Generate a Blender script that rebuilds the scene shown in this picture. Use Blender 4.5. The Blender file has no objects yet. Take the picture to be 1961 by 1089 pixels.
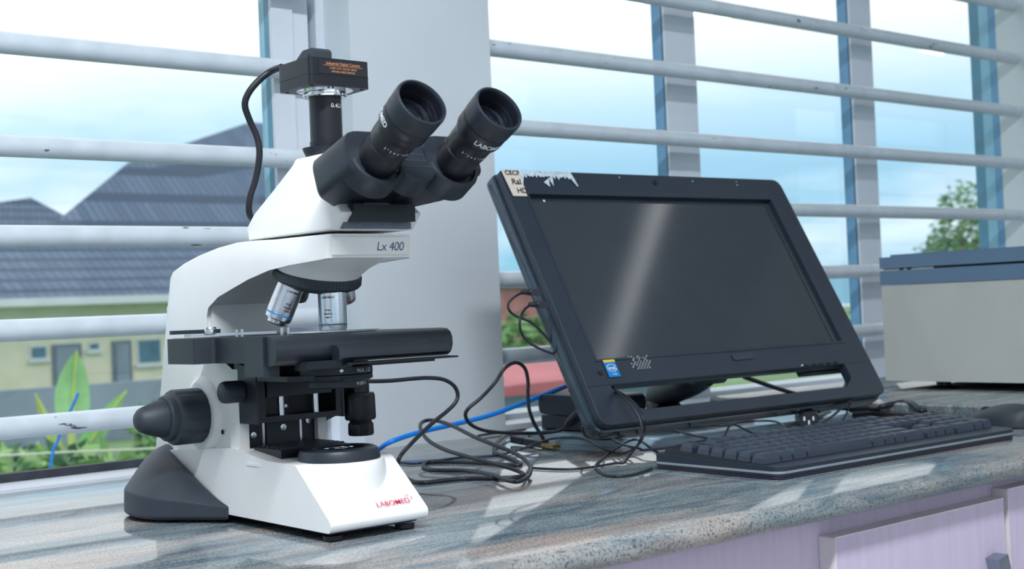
import bpy, bmesh, math, random
from mathutils import Vector, Matrix
random.seed(7)
SC = bpy.context.scene
COL = SC.collection

# ------------------------------------------------------------------ camera, world, light, exposure
# x runs along the window wall, y goes towards it, z = 0 is the top of the granite counter
cam_d = bpy.data.cameras.new('camera')
cam = bpy.data.objects.new('camera', cam_d); COL.objects.link(cam); SC.camera = cam
cam_d.sensor_width = 36.0; cam_d.lens = 46.45; cam_d.clip_start = .02; cam_d.clip_end = 600
cam_d.dof.use_dof = True; cam_d.dof.focus_distance = 1.22; cam_d.dof.aperture_fstop = 11
_vx, _vy, _f, _s = 4000 - 980.5, 462 - 544.5, 2530., .042
_d = Vector((_vx, _vy, _f)).normalized()
_h = Vector((0, _vy + _s * _vx, _f))
_n = _h.cross(_d).normalized()
if _n.y > 0: _n = -_n
_yv = _n.cross(_d)
# rows: world axes in camera space (x right, y down, z forward)
M3 = Matrix(((_d.x, -_d.y, -_d.z), (_yv.x, -_yv.y, -_yv.z), (_n.x, -_n.y, -_n.z)))
cam.matrix_world = Matrix.Translation((0, 0, .185)) @ M3.to_4x4()

SC.view_settings.view_transform = 'Standard'
SC.view_settings.look = 'None'
SC.view_settings.exposure = 0.0
SC.view_settings.gamma = 1.0
SC.view_settings.use_curve_mapping = False
SC.cycles.max_bounces = 8; SC.cycles.diffuse_bounces = 3; SC.cycles.glossy_bounces = 4; SC.cycles.transparent_max_bounces = 12
SC.cycles.caustics_reflective = False; SC.cycles.caustics_refractive = False

FLOOR, CEIL = -.90, 1.70
W = bpy.data.worlds.new('sky'); SC.world = W; W.use_nodes = True
nt = W.node_tree; nt.nodes.clear()
def nd(tree, t, **k):
    n = tree.nodes.new(t)
    for a, b in k.items(): setattr(n, a, b)
    return n
tc = nd(nt, 'ShaderNodeTexCoord'); sep = nd(nt, 'ShaderNodeSeparateXYZ')
nt.links.new(tc.outputs['Generated'], sep.inputs[0])
ramp = nd(nt, 'ShaderNodeValToRGB'); e = ramp.color_ramp.elements
e[0].position = .0; e[0].color = (.26, .50, .64, 1)
e[1].position = .30; e[1].color = (1.0, 1.0, 1.0, 1)
for p_, c_ in ((.06, (.27, .53, .70, 1)), (.105, (.36, .60, .77, 1)), (.145, (.54, .74, .88, 1)), (.185, (.86, .93, .98, 1)), (.215, (1., 1., 1., 1))):
    m_ = ramp.color_ramp.elements.new(p_); m_.color = c_
nt.links.new(sep.outputs['Z'], ramp.inputs[0])
mp = nd(nt, 'ShaderNodeMapping'); mp.inputs['Scale'].default_value = (1.6, 1.6, 5.5)
nt.links.new(tc.outputs['Generated'], mp.inputs[0])
nz = nd(nt, 'ShaderNodeTexNoise'); nz.inputs['Scale'].default_value = 1.5; nz.inputs['Detail'].default_value = 5
nt.links.new(mp.outputs[0], nz.inputs[0])
cr = nd(nt, 'ShaderNodeValToRGB'); cr.color_ramp.elements[0].position = .46; cr.color_ramp.elements[1].position = .68
nt.links.new(nz.outputs['Fac'], cr.inputs[0])
mx = nd(nt, 'ShaderNodeMixRGB'); mx.inputs[2].default_value = (1.0, 1.02, 1.04, 1)
nt.links.new(cr.outputs[0], mx.inputs[0]); nt.links.new(ramp.outputs[0], mx.inputs[1])
bg = nd(nt, 'ShaderNodeBackground'); bg.inputs['Strength'].default_value = 1.30
wo = nd(nt, 'ShaderNodeOutputWorld')
nt.links.new(mx.outputs[0], bg.inputs[0]); nt.links.new(bg.outputs[0], wo.inputs[0])
LAMP_W = (66., .25, 4., 2., 10., 8.)          # ceiling fixtures; the bright one over the bench is added in place of flash

# ------------------------------------------------------------------ materials
def lin(c):
    return tuple(((v / 255) / 12.92 if v / 255 <= .04045 else ((v / 255 + .055) / 1.055) ** 2.4) for v in c)
MATS = {}
def mat(name, rgb, rough=.5, metal=0., var=.06, scale=40., bump=0., bscale=300., spec=.5, coat=0., stretch=(1, 1, 1), emit=0.):
    if name in MATS: return MATS[name]
    m = bpy.data.materials.new(name); m.use_nodes = True
    t = m.node_tree; b = t.nodes['Principled BSDF']
    c = lin(rgb)
    co = nd(t, 'ShaderNodeTexCoord'); mpn = nd(t, 'ShaderNodeMapping'); mpn.inputs['Scale'].default_value = stretch
    t.links.new(co.outputs['Object'], mpn.inputs[0])
    n = nd(t, 'ShaderNodeTexNoise'); n.inputs['Scale'].default_value = scale; n.inputs['Detail'].default_value = 4
    t.links.new(mpn.outputs[0], n.inputs[0])
    r = nd(t, 'ShaderNodeValToRGB')
    r.color_ramp.elements[0].position = .3; r.color_ramp.elements[1].position = .7
    r.color_ramp.elements[0].color = tuple(v * (1 - var) for v in c) + (1,)
    r.color_ramp.elements[1].color = tuple(min(1, v * (1 + var)) for v in c) + (1,)
    t.links.new(n.outputs['Fac'], r.inputs[0]); t.links.new(r.outputs[0], b.inputs['Base Color'])
    b.inputs['Roughness'].default_value = rough; b.inputs['Metallic'].default_value = metal
    b.inputs['Specular IOR Level'].default_value = spec
    b.inputs['Coat Weight'].default_value = coat
    if bump:
        n2 = nd(t, 'ShaderNodeTexNoise'); n2.inputs['Scale'].default_value = bscale
        t.links.new(mpn.outputs[0], n2.inputs[0])
        bp = nd(t, 'ShaderNodeBump'); bp.inputs['Strength'].default_value = bump; bp.inputs['Distance'].default_value = .001
        t.links.new(n2.outputs['Fac'], bp.inputs['Height']); t.links.new(bp.outputs[0], b.inputs['Normal'])
    if emit:
        b.inputs['Emission Color'].default_value = c + (1,); b.inputs['Emission Strength'].default_value = emit
    MATS[name] = m
    return m

def granite():
    m = bpy.data.materials.new('granite'); m.use_nodes = True; t = m.node_tree; b = t.nodes['Principled BSDF']
    co = nd(t, 'ShaderNodeTexCoord')
    def noise(scale, stretch, detail=6, rough=.6, dist=0., off=(0, 0, 0)):
        mpn = nd(t, 'ShaderNodeMapping'); mpn.inputs['Scale'].default_value = stretch; mpn.inputs['Location'].default_value = off
        mpn.inputs['Rotation'].default_value = (0, 0, .10)
        t.links.new(co.outputs['Object'], mpn.inputs[0])
        n = nd(t, 'ShaderNodeTexNoise'); n.inputs['Scale'].default_value = scale; n.inputs['Detail'].default_value = detail
        n.inputs['Roughness'].default_value = rough; n.inputs['Distortion'].default_value = dist
        t.links.new(mpn.outputs[0], n.inputs[0]); return n.outputs['Fac']
    def rampn(src, stops):
        r = nd(t, 'ShaderNodeValToRGB'); els = r.color_ramp.elements
        while len(els) < len(stops): els.new(.5)
        for el, (p, c) in zip(els, stops): el.position = p; el.color = lin(c) + (1,)
        t.links.new(src, r.inputs[0]); return r.outputs[0]
    base = rampn(noise(10, (.62, 2.7, 2.7), 10, .72, .9), [(.28, (50, 65, 83)), (.42, (98, 114, 124)), (.56, (138, 150, 154)), (.74, (174, 182, 184))])
    pink = rampn(noise(3.6, (.9, 4.2, 4.2), 7, .62, 1.0, (3, 1, 2)), [(.46, (0, 0, 0)), (.66, (190, 190, 190))])
    mix1 = nd(t, 'ShaderNodeMixRGB'); mix1.inputs[2].default_value = lin((204, 176, 160)) + (1,)
    t.links.new(pink, mix1.inputs[0]); t.links.new(base, mix1.inputs[1])
    spk = rampn(noise(420, (1, 1, 1), 2, .5), [(.34, (70, 78, 92)), (.46, (225, 226, 228)), (.7, (255, 255, 255))])
    mul = nd(t, 'ShaderNodeMixRGB', blend_type='MULTIPLY'); mul.inputs[0].default_value = .75
    t.links.new(mix1.outputs[0], mul.inputs[1]); t.links.new(spk, mul.inputs[2])
    t.links.new(mul.outputs[0], b.inputs['Base Color'])
    sy = nd(t, 'ShaderNodeSeparateXYZ'); t.links.new(co.outputs['Object'], sy.inputs[0])
    mr = nd(t, 'ShaderNodeMapRange'); mr.inputs[1].default_value = .752; mr.inputs[2].default_value = .760; mr.inputs[3].default_value = .42; mr.inputs[4].default_value = .06
    t.links.new(sy.outputs['Y'], mr.inputs[0]); t.links.new(mr.outputs[0], b.inputs['Roughness'])   # the sawn front edge is less polished
    b.inputs['Specular IOR Level'].default_value = 1.0
    MATS['granite'] = m; return m

def glass_pane():
    m = bpy.data.materials.new('window_glass'); m.use_nodes = True; t = m.node_tree; t.nodes.clear()
    out = nd(t, 'ShaderNodeOutputMaterial'); tr = nd(t, 'ShaderNodeBsdfTransparent'); gl = nd(t, 'ShaderNodeBsdfGlossy')
    tr.inputs[0].default_value = (.955, .985, .995, 1); gl.inputs['Roughness'].default_value = .01
    fr = nd(t, 'ShaderNodeFresnel'); fr.inputs['IOR'].default_value = 1.6
    ge = nd(t, 'ShaderNodeNewGeometry'); inv = nd(t, 'ShaderNodeMath', operation='SUBTRACT'); inv.inputs[0].default_value = 1
    t.links.new(ge.outputs['Backfacing'], inv.inputs[1])
    mu = nd(t, 'ShaderNodeMath', operation='MULTIPLY'); t.links.new(fr.outputs[0], mu.inputs[0]); t.links.new(inv.outputs[0], mu.inputs[1])
    mi = nd(t, 'ShaderNodeMixShader'); t.links.new(mu.outputs[0], mi.inputs[0]); t.links.new(tr.outputs[0], mi.inputs[1]); t.links.new(gl.outputs[0], mi.inputs[2])
    t.links.new(mi.outputs[0], out.inputs[0]); MATS['glass'] = m; return m

G = granite(); GLASS = glass_pane()
def chipped():
    m = mat('bar_enamel', (210, 220, 230), .28, var=.07, scale=30, bump=.15, bscale=60, coat=.2)
    t = m.node_tree; b = t.nodes['Principled BSDF']; src = b.inputs['Base Color'].links[0].from_socket
    co = nd(t, 'ShaderNodeTexCoord'); mpn = nd(t, 'ShaderNodeMapping'); mpn.inputs['Scale'].default_value = (.30, 1, 1)
    gp = nd(t, 'ShaderNodeNewGeometry'); t.links.new(gp.outputs['Position'], mpn.inputs[0])
    n = nd(t, 'ShaderNodeTexNoise'); n.inputs['Scale'].default_value = 130; n.inputs['Detail'].default_value = 3; t.links.new(mpn.outputs[0], n.inputs[0])
    n2 = nd(t, 'ShaderNodeTexNoise'); n2.inputs['Scale'].default_value = 11; t.links.new(gp.outputs['Position'], n2.inputs[0])
    mu = nd(t, 'ShaderNodeMath', operation='MULTIPLY'); t.links.new(n.outputs['Fac'], mu.inputs[0]); t.links.new(n2.outputs['Fac'], mu.inputs[1])
    r = nd(t, 'ShaderNodeValToRGB'); r.color_ramp.elements[0].position = .415; r.color_ramp.elements[1].position = .435; t.links.new(mu.outputs[0], r.inputs[0])
    mx_ = nd(t, 'ShaderNodeMixRGB'); t.links.new(r.outputs[0], mx_.inputs[0]); t.links.new(src, mx_.inputs[1]); mx_.inputs[2].default_value = lin((84, 90, 104)) + (1,)
    t.links.new(mx_.outputs[0], b.inputs['Base Color']); return m
chipped()
M_WALL = mat('wall_paint', (211, 219, 226), .55, var=.03, scale=6)
M_CEIL = mat('ceiling_paint', (214, 219, 224), .8, var=.02, scale=4)
M_FLOOR = mat('floor_tile', (190, 192, 190), .3, var=.08, scale=3)
M_FRAME = mat('white_aluminium', (214, 220, 230), .35, var=.03, scale=12)
M_BAR = MATS['bar_enamel']
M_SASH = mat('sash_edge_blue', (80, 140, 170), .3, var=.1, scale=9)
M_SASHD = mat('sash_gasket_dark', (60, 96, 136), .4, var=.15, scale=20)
M_GASKET = mat('black_sealant', (44, 48, 56), .6, var=.35, scale=60, bump=.6, bscale=90)
M_WHITE = mat('white_enamel', (243, 243, 244), .32, var=.012, scale=30, coat=.15, spec=.4)
M_WHITE2 = mat('white_moulded', (232, 234, 236), .4, var=.015, scale=30)
M_BLK = mat('black_plastic', (33, 40, 51), .42, var=.10, scale=60, bump=.10, bscale=1400)
M_BLKD = mat('black_anodised', (21, 24, 33), .36, var=.12, scale=80)
M_GREY = mat('charcoal_moulded', (47, 55, 65), .5, var=.08, scale=50, bump=.22, bscale=1600)
M_STAGE = mat('stage_paint', (36, 41, 50), .38, var=.06, scale=60, bump=.1, bscale=1500)
M_STEEL = mat('brushed_steel', (214, 218, 224), .22, 1., var=.05, scale=20, stretch=(1, 1, 40))
M_CHROME = mat('chrome', (232, 234, 238), .08, 1., var=.02, scale=10)
M_RUB = mat('rubber_cable', (32, 35, 45), .42, var=.12, scale=90)
M_BLUE = mat('blue_jacket', (10, 132, 236), .4, var=.05, scale=60)
M_GOLD = mat('gold_plating', (206, 178, 120), .25, 1., var=.1, scale=90)
M_LENS = mat('coated_lens', (16, 18, 30), .04, var=.1, scale=30, spec=.45)
M_MON = mat('monitor_plastic', (36, 46, 60), .38, var=.10, scale=25, bump=.06, bscale=1500)
M_MONG = mat('monitor_gloss_edge', (32, 50, 66), .14, var=.3, scale=22, coat=.5)
M_SCR = mat('screen_panel', (50, 56, 65), .09, var=.05, scale=18, spec=.6)
M_KEY = mat('key_plastic', (45, 55, 71), .30, var=.08, scale=70)
M_SILV = mat('silver_stripe', (150, 160, 166), .4, .2, var=.06, scale=60)
M_TAPE = mat('paper_tape', (206, 196, 186), .75, var=.05, scale=60)
M_TORN = mat('torn_paper_white', (186, 202, 212), .8, var=.25, scale=240)
M_INK = mat('black_ink', (22, 20, 34), .7, var=.1)
M_BOXB = mat('device_beige', (188, 190, 186), .5, var=.04, scale=12)
M_BOXT = mat('device_slate_blue', (98, 124, 152), .45, var=.05, scale=12)
M_LILAC = mat('lilac_laminate', (206, 192, 218), .42, var=.05, scale=14, stretch=(9, 1, .6))
M_LILE = mat('lilac_edging', (226, 220, 224), .5, var=.05, scale=50)
M_HAND = mat('satin_nickel', (150, 160, 176), .35, .8, var=.06, scale=60)
M_TRAY = mat('tray_grey', (150, 176, 192), .2, var=.05, scale=30)
M_RED = mat('logo_red', (206, 48, 78), .5, var=.05)
M_NAVY = mat('print_blue', (66, 96, 130), .5, var=.05)
M_PRINT = mat('print_white', (226, 230, 236), .5, var=.05)
M_ORANGE = mat('print_orange', (196, 140, 96), .5, var=.05)
M_CYAN = mat('ring_blue', (20, 130, 206), .35, var=.05)
M_DARKPR = mat('print_grey', (74, 80, 92), .5, var=.05)
M_CREAM = mat('render_cream', (236, 234, 212), .9, var=.06, scale=1.5)
M_HWHITE = mat('house_white', (220, 228, 232), .8, var=.05, scale=1.5)
M_HGLASS = mat('house_glass', (86, 130, 152), .15, var=.2, scale=2)
M_HDOOR = mat('house_door', (118, 134, 152), .5, var=.1, scale=3)
M_LEAF = mat('leaf_green', (104, 150, 86), .5, var=.45, scale=3)
M_LEAF2 = mat('leaf_deep', (70, 116, 74), .55, var=.5, scale=4)
M_LEAF3 = mat('leaf_pale', (150, 190, 118), .5, var=.3, scale=4)
M_BAN = mat('banana_leaf', (164, 218, 150), .45, var=.2, scale=6)
M_RIB = mat('banana_rib', (206, 222, 130), .5, var=.1, scale=6)
M_STEM = mat('bark', (110, 96, 80), .9, var=.2, scale=20)
M_GRASS = mat('grass', (116, 146, 104), .95, var=.4, scale=.35)
M_REDROOF = mat('red_roof', (190, 104, 110), .6, var=.12, scale=2)
M_BRICK = mat('red_brick', (176, 120, 118), .9, var=.15, scale=3)
M_CONC = mat('concrete_grey', (146, 162, 180), .9, var=.12, scale=1.2)
def roofmat():
    m = mat('roof_slate', (84, 104, 128), .75, var=.12, scale=2.)
    t = m.node_tree; b = t.nodes['Principled BSDF']
    co = nd(t, 'ShaderNodeTexCoord'); br = nd(t, 'ShaderNodeTexBrick')
    br.inputs['Scale'].default_value = 1.0; br.inputs['Brick Width'].default_value = .3; br.inputs['Row Height'].default_value = .17
    br.inputs['Mortar Size'].default_value = .03
    mpn = nd(t, 'ShaderNodeMapping'); mpn.inputs['Rotation'].default_value = (math.radians(58), 0, 0)
    t.links.new(co.outputs['Object'], mpn.inputs[0]); t.links.new(mpn.outputs[0], br.inputs[0])
    br.inputs['Color1'].default_value = lin((84, 104, 130)) + (1,); br.inputs['Color2'].default_value = lin((100, 120, 144)) + (1,)
    br.inputs['Mortar'].default_value = lin((62, 80, 104)) + (1,)
    t.links.new(br.outputs[0], b.inputs['Base Color']); return m
M_ROOF = roofmat()

# ------------------------------------------------------------------ builders
def tag(o, label=None, cat=None, group=None, kind=None):
    if label: o['label'] = label
    if cat: o['category'] = cat
    if group: o['group'] = group
    if kind: o['kind'] = kind
    return o
def empty(name, loc=(0, 0, 0), rz=0.):
    o = bpy.data.objects.new(name, None); COL.objects.link(o); o.location = loc; o.rotation_euler = (0, 0, rz)
    o.empty_display_size = .05
    return o
def obj(name, bm, m, parent=None, smooth=None, loc=None, bevel=0., seg=2):
    if bevel:
        bmesh.ops.bevel(bm, geom=[e_ for e_ in bm.edges if e_.calc_face_angle(0) > .5], offset=bevel, segments=seg, affect='EDGES', profile=.5, clamp_overlap=True)
    bmesh.ops.recalc_face_normals(bm, faces=bm.faces)
    me = bpy.data.meshes.new(name); bm.to_mesh(me); bm.free()
    me.materials.append(m)
    if smooth is not None:
        me.polygons.foreach_set('use_smooth', [True] * len(me.polygons))
        me.set_sharp_from_angle(angle=math.radians(smooth))
    o = bpy.data.objects.new(name, me); COL.objects.link(o)
    if parent is not None: o.parent = parent
    if loc: o.location = loc
    return o
def BM(): return bmesh.new()
def box(bm, x0, x1, y0, y1, z0, z1, M=None):
    v = [Vector((x, y, z)) for x in (x0, x1) for y in (y0, y1) for z in (z0, z1)]
    if M is not None: v = [M @ p for p in v]
    b = [bm.verts.new(p) for p in v]
    for f in ((0, 1, 3, 2), (4, 6, 7, 5), (0, 4, 5, 1), (2, 3, 7, 6), (0, 2, 6, 4), (1, 5, 7, 3)): bm.faces.new([b[i] for i in f])
    return bm
def frame_to(origin, axis, up=None):
    z = Vector(axis).normalized()
    u = Vector(up) if up else (Vector((0, 0, 1)) if abs(z.z) < .9 else Vector((0, -1, 0)))
    x = u.cross(z).normalized(); y = z.cross(x)
    M = Matrix((x, y, z)).transposed().to_4x4(); M.translation = Vector(origin); return M
def lathe(bm, prof, origin=(0, 0, 0), axis=(0, 0, 1), seg=48, M=None, ribs=0, ribd=0., ribrange=None, cap=True):
    """profile [(r, h)...] turned round axis; r=0 ends close it"""
    if M is None: M = frame_to(origin, axis)
    rings = []
    for i, (r, h) in enumerate(prof):
        if r < 1e-7: rings.append([bm.verts.new(M @ Vector((0, 0, h)))]); continue
        ring = []
        for k in range(seg):
            a = 2 * math.pi * k / seg; rr = r
            if ribs and ribrange and ribrange[0] <= i <= ribrange[1]: rr = r - (ribd if k % ribs == 0 else 0)
            ring.append(bm.verts.new(M @ Vector((rr * math.cos(a), rr * math.sin(a), h))))
        rings.append(ring)
    for a, b in zip(rings, rings[1:]):
        if len(a) == 1 and len(b) == 1: continue
        for k in range(seg):
            k2 = (k + 1) % seg
            if len(a) == 1: bm.faces.new((a[0], b[k2], b[k]))
            elif len(b) == 1: bm.faces.new((a[k], a[k2], b[0]))
            else: bm.faces.new((a[k], a[k2], b[k2], b[k]))
    if cap and len(rings[0]) > 1: bm.faces.new(list(reversed(rings[0])))
    if cap and len(rings[-1]) > 1: bm.faces.new(rings[-1])
    return bm
def prism(bm, poly, lo, hi, axis='x', M=None):
    """polygon in the two other axes, extruded along axis"""
    def P(a, b, t):
        p = {'x': Vector((t, a, b)), 'y': Vector((a, t, b)), 'z': Vector((a, b, t))}[axis]
        return M @ p if M is not None else p
    A = [bm.verts.new(P(a, b, lo)) for a, b in poly]; B = [bm.verts.new(P(a, b, hi)) for a, b in poly]
    n = len(poly)
    bm.faces.new(A); bm.faces.new(list(reversed(B)))
    for i in range(n): bm.faces.new((A[i], B[i], B[(i + 1) % n], A[(i + 1) % n]))
    return bm
def loft(bm, rings, cap=True):
    R = [[bm.verts.new(p) for p in r] for r in rings]; n = len(R[0])
    for a, b in zip(R, R[1:]):
        for i in range(n): bm.faces.new((a[i], a[(i + 1) % n], b[(i + 1) % n], b[i]))
    if cap: bm.faces.new(list(reversed(R[0]))); bm.faces.new(R[-1])
    return bm
def catmull(pts, n=6):
    P = [Vector(p) for p in pts]; P = [P[0] * 2 - P[1]] + P + [P[-1] * 2 - P[-2]]; out = []
    for i in range(1, len(P) - 2):
        a, b, c, d = P[i - 1:i + 3]
        for k in range(n):
            t = k / n
            out.append(.5 * ((2 * b) + (c - a) * t + (2 * a - 5 * b + 4 * c - d) * t * t + (3 * b - a - 3 * c + d) * t ** 3))
    out.append(P[-2]); return out
def tube(bm, pts, r, seg=8, smooth_n=5, rfun=None):
    pts = catmull(pts, smooth_n) if smooth_n else [Vector(p) for p in pts]
    T = (pts[1] - pts[0]).normalized(); u = T.orthogonal().normalized(); R = []
    for i, p in enumerate(pts):
        t = (pts[min(i + 1, len(pts) - 1)] - pts[max(i - 1, 0)])
        t = t.normalized() if t.length > 1e-9 else T
        u = (u - t * u.dot(t)); u = u.normalized() if u.length > 1e-6 else t.orthogonal().normalized(); w = t.cross(u)
        rr = rfun(i / (len(pts) - 1)) if rfun else r
        R.append([p + (u * math.cos(2 * math.pi * k / seg) + w * math.sin(2 * math.pi * k / seg)) * rr for k in range(seg)])
    return loft(bm, R)
def rpoly(pts, rad, seg=5):
    """closed polygon with rounded corners; rad a number or a list"""
    n = len(pts); out = []
    for i in range(n):
        p, a, b = Vector(pts[i]), Vector(pts[i - 1]), Vector(pts[(i + 1) % n])
        r = rad[i] if isinstance(rad, (list, tuple)) else rad
        d1, d2 = (a - p), (b - p); l1, l2 = d1.length, d2.length; d1.normalize(); d2.normalize()
        ang = math.acos(max(-1, min(1, d1.dot(d2))))
        if r <= 1e-6 or ang > 3.1: out.append((p.x, p.y)); continue
        cut = min(r / math.tan(ang / 2), l1 * .49, l2 * .49)
        s, t_ = p + d1 * cut, p + d2 * cut
        for k in range(seg + 1):
            q = k / seg; v = s * (1 - q) ** 2 + p * 2 * q * (1 - q) + t_ * q * q
            out.append((v.x, v.y))
    return out
def plate(name, outers, holes, depth, m, parent=None, M=None, bevel=0., smooth=35):
    """flat plate with holes, through a filled 2D curve; local z from 0 to depth"""
    cu = bpy.data.curves.new(name, 'CURVE'); cu.dimensions = '2D'; cu.fill_mode = 'BOTH'
    for poly in list(outers) + list(holes):
        s = cu.splines.new('POLY'); s.points.add(len(poly) - 1); s.use_cyclic_u = True
        for pt, (x, y) in zip(s.points, poly): pt.co = (x, y, 0, 1)
    cu.extrude = depth / 2 - bevel; cu.bevel_depth = bevel; cu.bevel_resolution = 1; cu.offset = -bevel
    to = bpy.data.objects.new('tmp', cu); COL.objects.link(to)
    dg = bpy.context.evaluated_depsgraph_get(); dg.update()
    me = bpy.data.meshes.new_from_object(to.evaluated_get(dg)); bpy.data.objects.remove(to); bpy.data.curves.remove(cu)
    me.name = name
    me.transform((M if M is not None else Matrix()) @ Matrix.Translation((0, 0, depth / 2)))
    me.materials.clear(); me.materials.append(m)
    me.polygons.foreach_set('use_smooth', [True] * len(me.polygons)); me.set_sharp_from_angle(angle=math.radians(smooth))
    o = bpy.data.objects.new(name, me); COL.objects.link(o)
    if parent is not None: o.parent = parent
    return o
def text_mesh(s, size, spacing=1., bold=0.):
    cu = bpy.data.curves.new('txt', 'FONT'); cu.body = s; cu.size = size; cu.align_x = 'CENTER'; cu.align_y = 'CENTER'; cu.space_character = spacing
    cu.offset = bold
    to = bpy.data.objects.new('tmp', cu); COL.objects.link(to)
    dg = bpy.context.evaluated_depsgraph_get(); dg.update()
    me = bpy.data.meshes.new_from_object(to.evaluated_get(dg)); bpy.data.objects.remove(to); bpy.data.curves.remove(cu)
    return me
def text(name, s, size, M, m, parent, spacing=1., bold=0., fun=None, shear=0.):
    """lettering printed on a surface: local x right, y up, z out"""
    me = text_mesh(s, size, spacing, bold); me.name = name
    for v in me.vertices:
        if shear: v.co.x += v.co.y * shear
        v.co = fun(v.co) if fun else v.co
    if M is not None: me.transform(M)
    me.materials.clear(); me.materials.append(m)
    o = bpy.data.objects.new(name, me); COL.objects.link(o); o.parent = parent
    return o
def wrap(M, r, ang0):
    """letters round a cylinder of frame M (axis z) at angle ang0"""
    def f(c):
        a = ang0 + c.x / r; rr = r + .0003
        return M @ Vector((rr * math.cos(a), rr * math.sin(a), c.y))
    return f
def facing(origin, right, up):
    x = Vector(right).normalized(); y = Vector(up).normalized(); z = x.cross(y).normalized()
    M = Matrix((x, y, z)).transposed().to_4x4(); M.translation = Vector(origin); return M

# ------------------------------------------------------------------ the room
def struct(name, bm, m, parent=None, **k):
    o = obj(name, bm, m, parent, **k)
    if parent is None: o['kind'] = 'structure'
    return o
X0, X1, YB, YW = -2.2, 9.8, -2.3, 1.51       # room: left, right, back wall, window wall inner face
struct('floor', box(BM(), X0, X1, YB, YW + .2, FLOOR - .1, FLOOR), M_FLOOR)
struct('ceiling', box(BM(), X0, X1, YB, YW + .2, CEIL, CEIL + .1), M_CEIL)
struct('trim_1', box(BM(), 3.33, X1, YB, YW, CEIL - .07, CEIL - .0005), mat('ceiling_drop', (246, 248, 250), .8, var=.02, scale=4))
struct('wall_left', box(BM(), X0 - .1, X0, YB, YW + .2, FLOOR, CEIL), M_WALL)
struct('wall_right', box(BM(), X1, X1 + .1, YB, YW + .2, FLOOR, CEIL), M_WALL)
# window wall: apron below, lintel above, pier between the windows and the wall right of the second window
PL, PR, JR = .995, 1.2415, 2.835
WT = 1.45                                     # top of the window openings
bm = BM()
box(bm, X0, X1, YW, YW + .2, FLOOR, -.001)
box(bm, X0, X1, YW, YW + .2, WT, CEIL)
box(bm, PL, PR, YW, YW + .2, 0, WT)
box(bm, JR, 3.3, YW, 1.604, 0, WT); box(bm, JR + .105, 3.3, 1.604, YW + .2, 0, WT)
box(bm, 5.2, 5.6, YW, YW + .2, 0, WT); box(bm, 7.6, X1, YW, YW + .2, 0, WT)
box(bm, X0, -1.6, YW, YW + .2, 0, WT)
struct('wall_front', bm, M_WALL)
# wall behind the camera with three windows
bm = BM(); zb, zt = .05, 1.58
box(bm, X0, X1, YB - .15, YB, FLOOR, zb); box(bm, X0, X1, YB - .15, YB, zt, CEIL)
BW = [(-1.9, 2.3), (3.0, 4.95), (7.2, 9.1)]  # first opening is widened to light the bench from the front
xs = [X0] + [v for w_ in BW for v in w_] + [X1]
for i in range(0, len(xs), 2): box(bm, xs[i], xs[i + 1], YB - .15, YB, zb, zt)
struct('wall_back', bm, M_WALL)
for i, (a, b) in enumerate(BW):
    w_ = empty('window_%d' % (i + 3), ((a + b) / 2, YB - .07, zb)); w_['kind'] = 'structure'
    hw, hh = (b - a) / 2, zt - zb
    obj('window_frame', box(box(box(box(BM(), -hw, hw, -.03, .03, 0, .05), -hw, hw, -.03, .03, hh - .05, hh), -hw, -hw + .05, -.03, .03, .05, hh - .05), hw - .05, hw, -.03, .03, .05, hh - .05), M_FRAME, w_)
    obj('mullion', box(BM(), -.03, .03, -.03, .03, .05, hh - .05), M_FRAME, w_)
    for k in range(7):
        obj('bar', lathe(BM(), [(.014, 0), (.014, 2 * hw)], (-hw, .05, .12 + k * .18), (1, 0, 0), 12), M_BAR, w_, smooth=40)

# window bars: scratched white pipes
def bar(parent, x0, x1, y, z, r=.0130):
    o = obj('bar', lathe(BM(), [(r * .8, 0), (r, .002), (r, x1 - x0 - .002), (r * .8, x1 - x0)], (0, 0, 0), (1, 0, 0), 28), M_BAR, parent, smooth=45, loc=(x0, y, z))
    return o
def chip(parent, bm): return obj('paint_chip', bm, M_DARKPR, parent)
# window_1: left
w1 = empty('window_1', (-.3, 1.60, 0)); w1['kind'] = 'structure'
def wpart(par, name, x0, x1, y0, y1, z0, z1, m, bevel=0.):
    o = par.location
    return obj(name, box(BM(), x0 - o.x, x1 - o.x, y0 - o.y, y1 - o.y, z0 - o.z, z1 - o.z), m, par, bevel=bevel)
wpart(w1, 'sill_strip', -1.6, PL, 1.512, 1.585, 0, .004, M_FRAME)
wpart(w1, 'sealant', -1.6, .96, 1.585, 1.60, .001, .014, M_GASKET)
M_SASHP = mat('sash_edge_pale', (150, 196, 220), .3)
wpart(w1, 'window_frame', .912, .945, 1.575, 1.582, .004, WT, M_FRAME, .002)
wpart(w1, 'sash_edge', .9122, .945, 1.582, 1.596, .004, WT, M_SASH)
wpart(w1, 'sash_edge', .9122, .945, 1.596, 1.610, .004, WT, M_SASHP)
wpart(w1, 'window_frame', .947, .972, 1.580, 1.612, .004, WT, M_FRAME, .003)
wpart(w1, 'groove', .972, .985, 1.595, 1.612, .004, WT, M_SASH)
wpart(w1, 'window_frame', .982, .995, 1.575, 1.612, .004, WT, M_FRAME, .002)
wpart(w1, 'bottom_rail', -1.6, .912, 1.60, 1.612, .004, .012, M_GASKET)
wpart(w1, 'top_rail', -1.6, .912, 1.60, 1.612, WT - .05, WT, M_FRAME)
wpart(w1, 'pane', -1.6, .912, 1.604, 1.608, .01, WT - .04, GLASS)
for z in (.865, .750, .635, .5195, .3985, .2930, .1830, .0700):
    b_ = bar(w1, -.0 - 1.3, .958 - (-.3), -.045, z); b_['label'] = 'white enamelled pipe bar with scratched paint'
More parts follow.
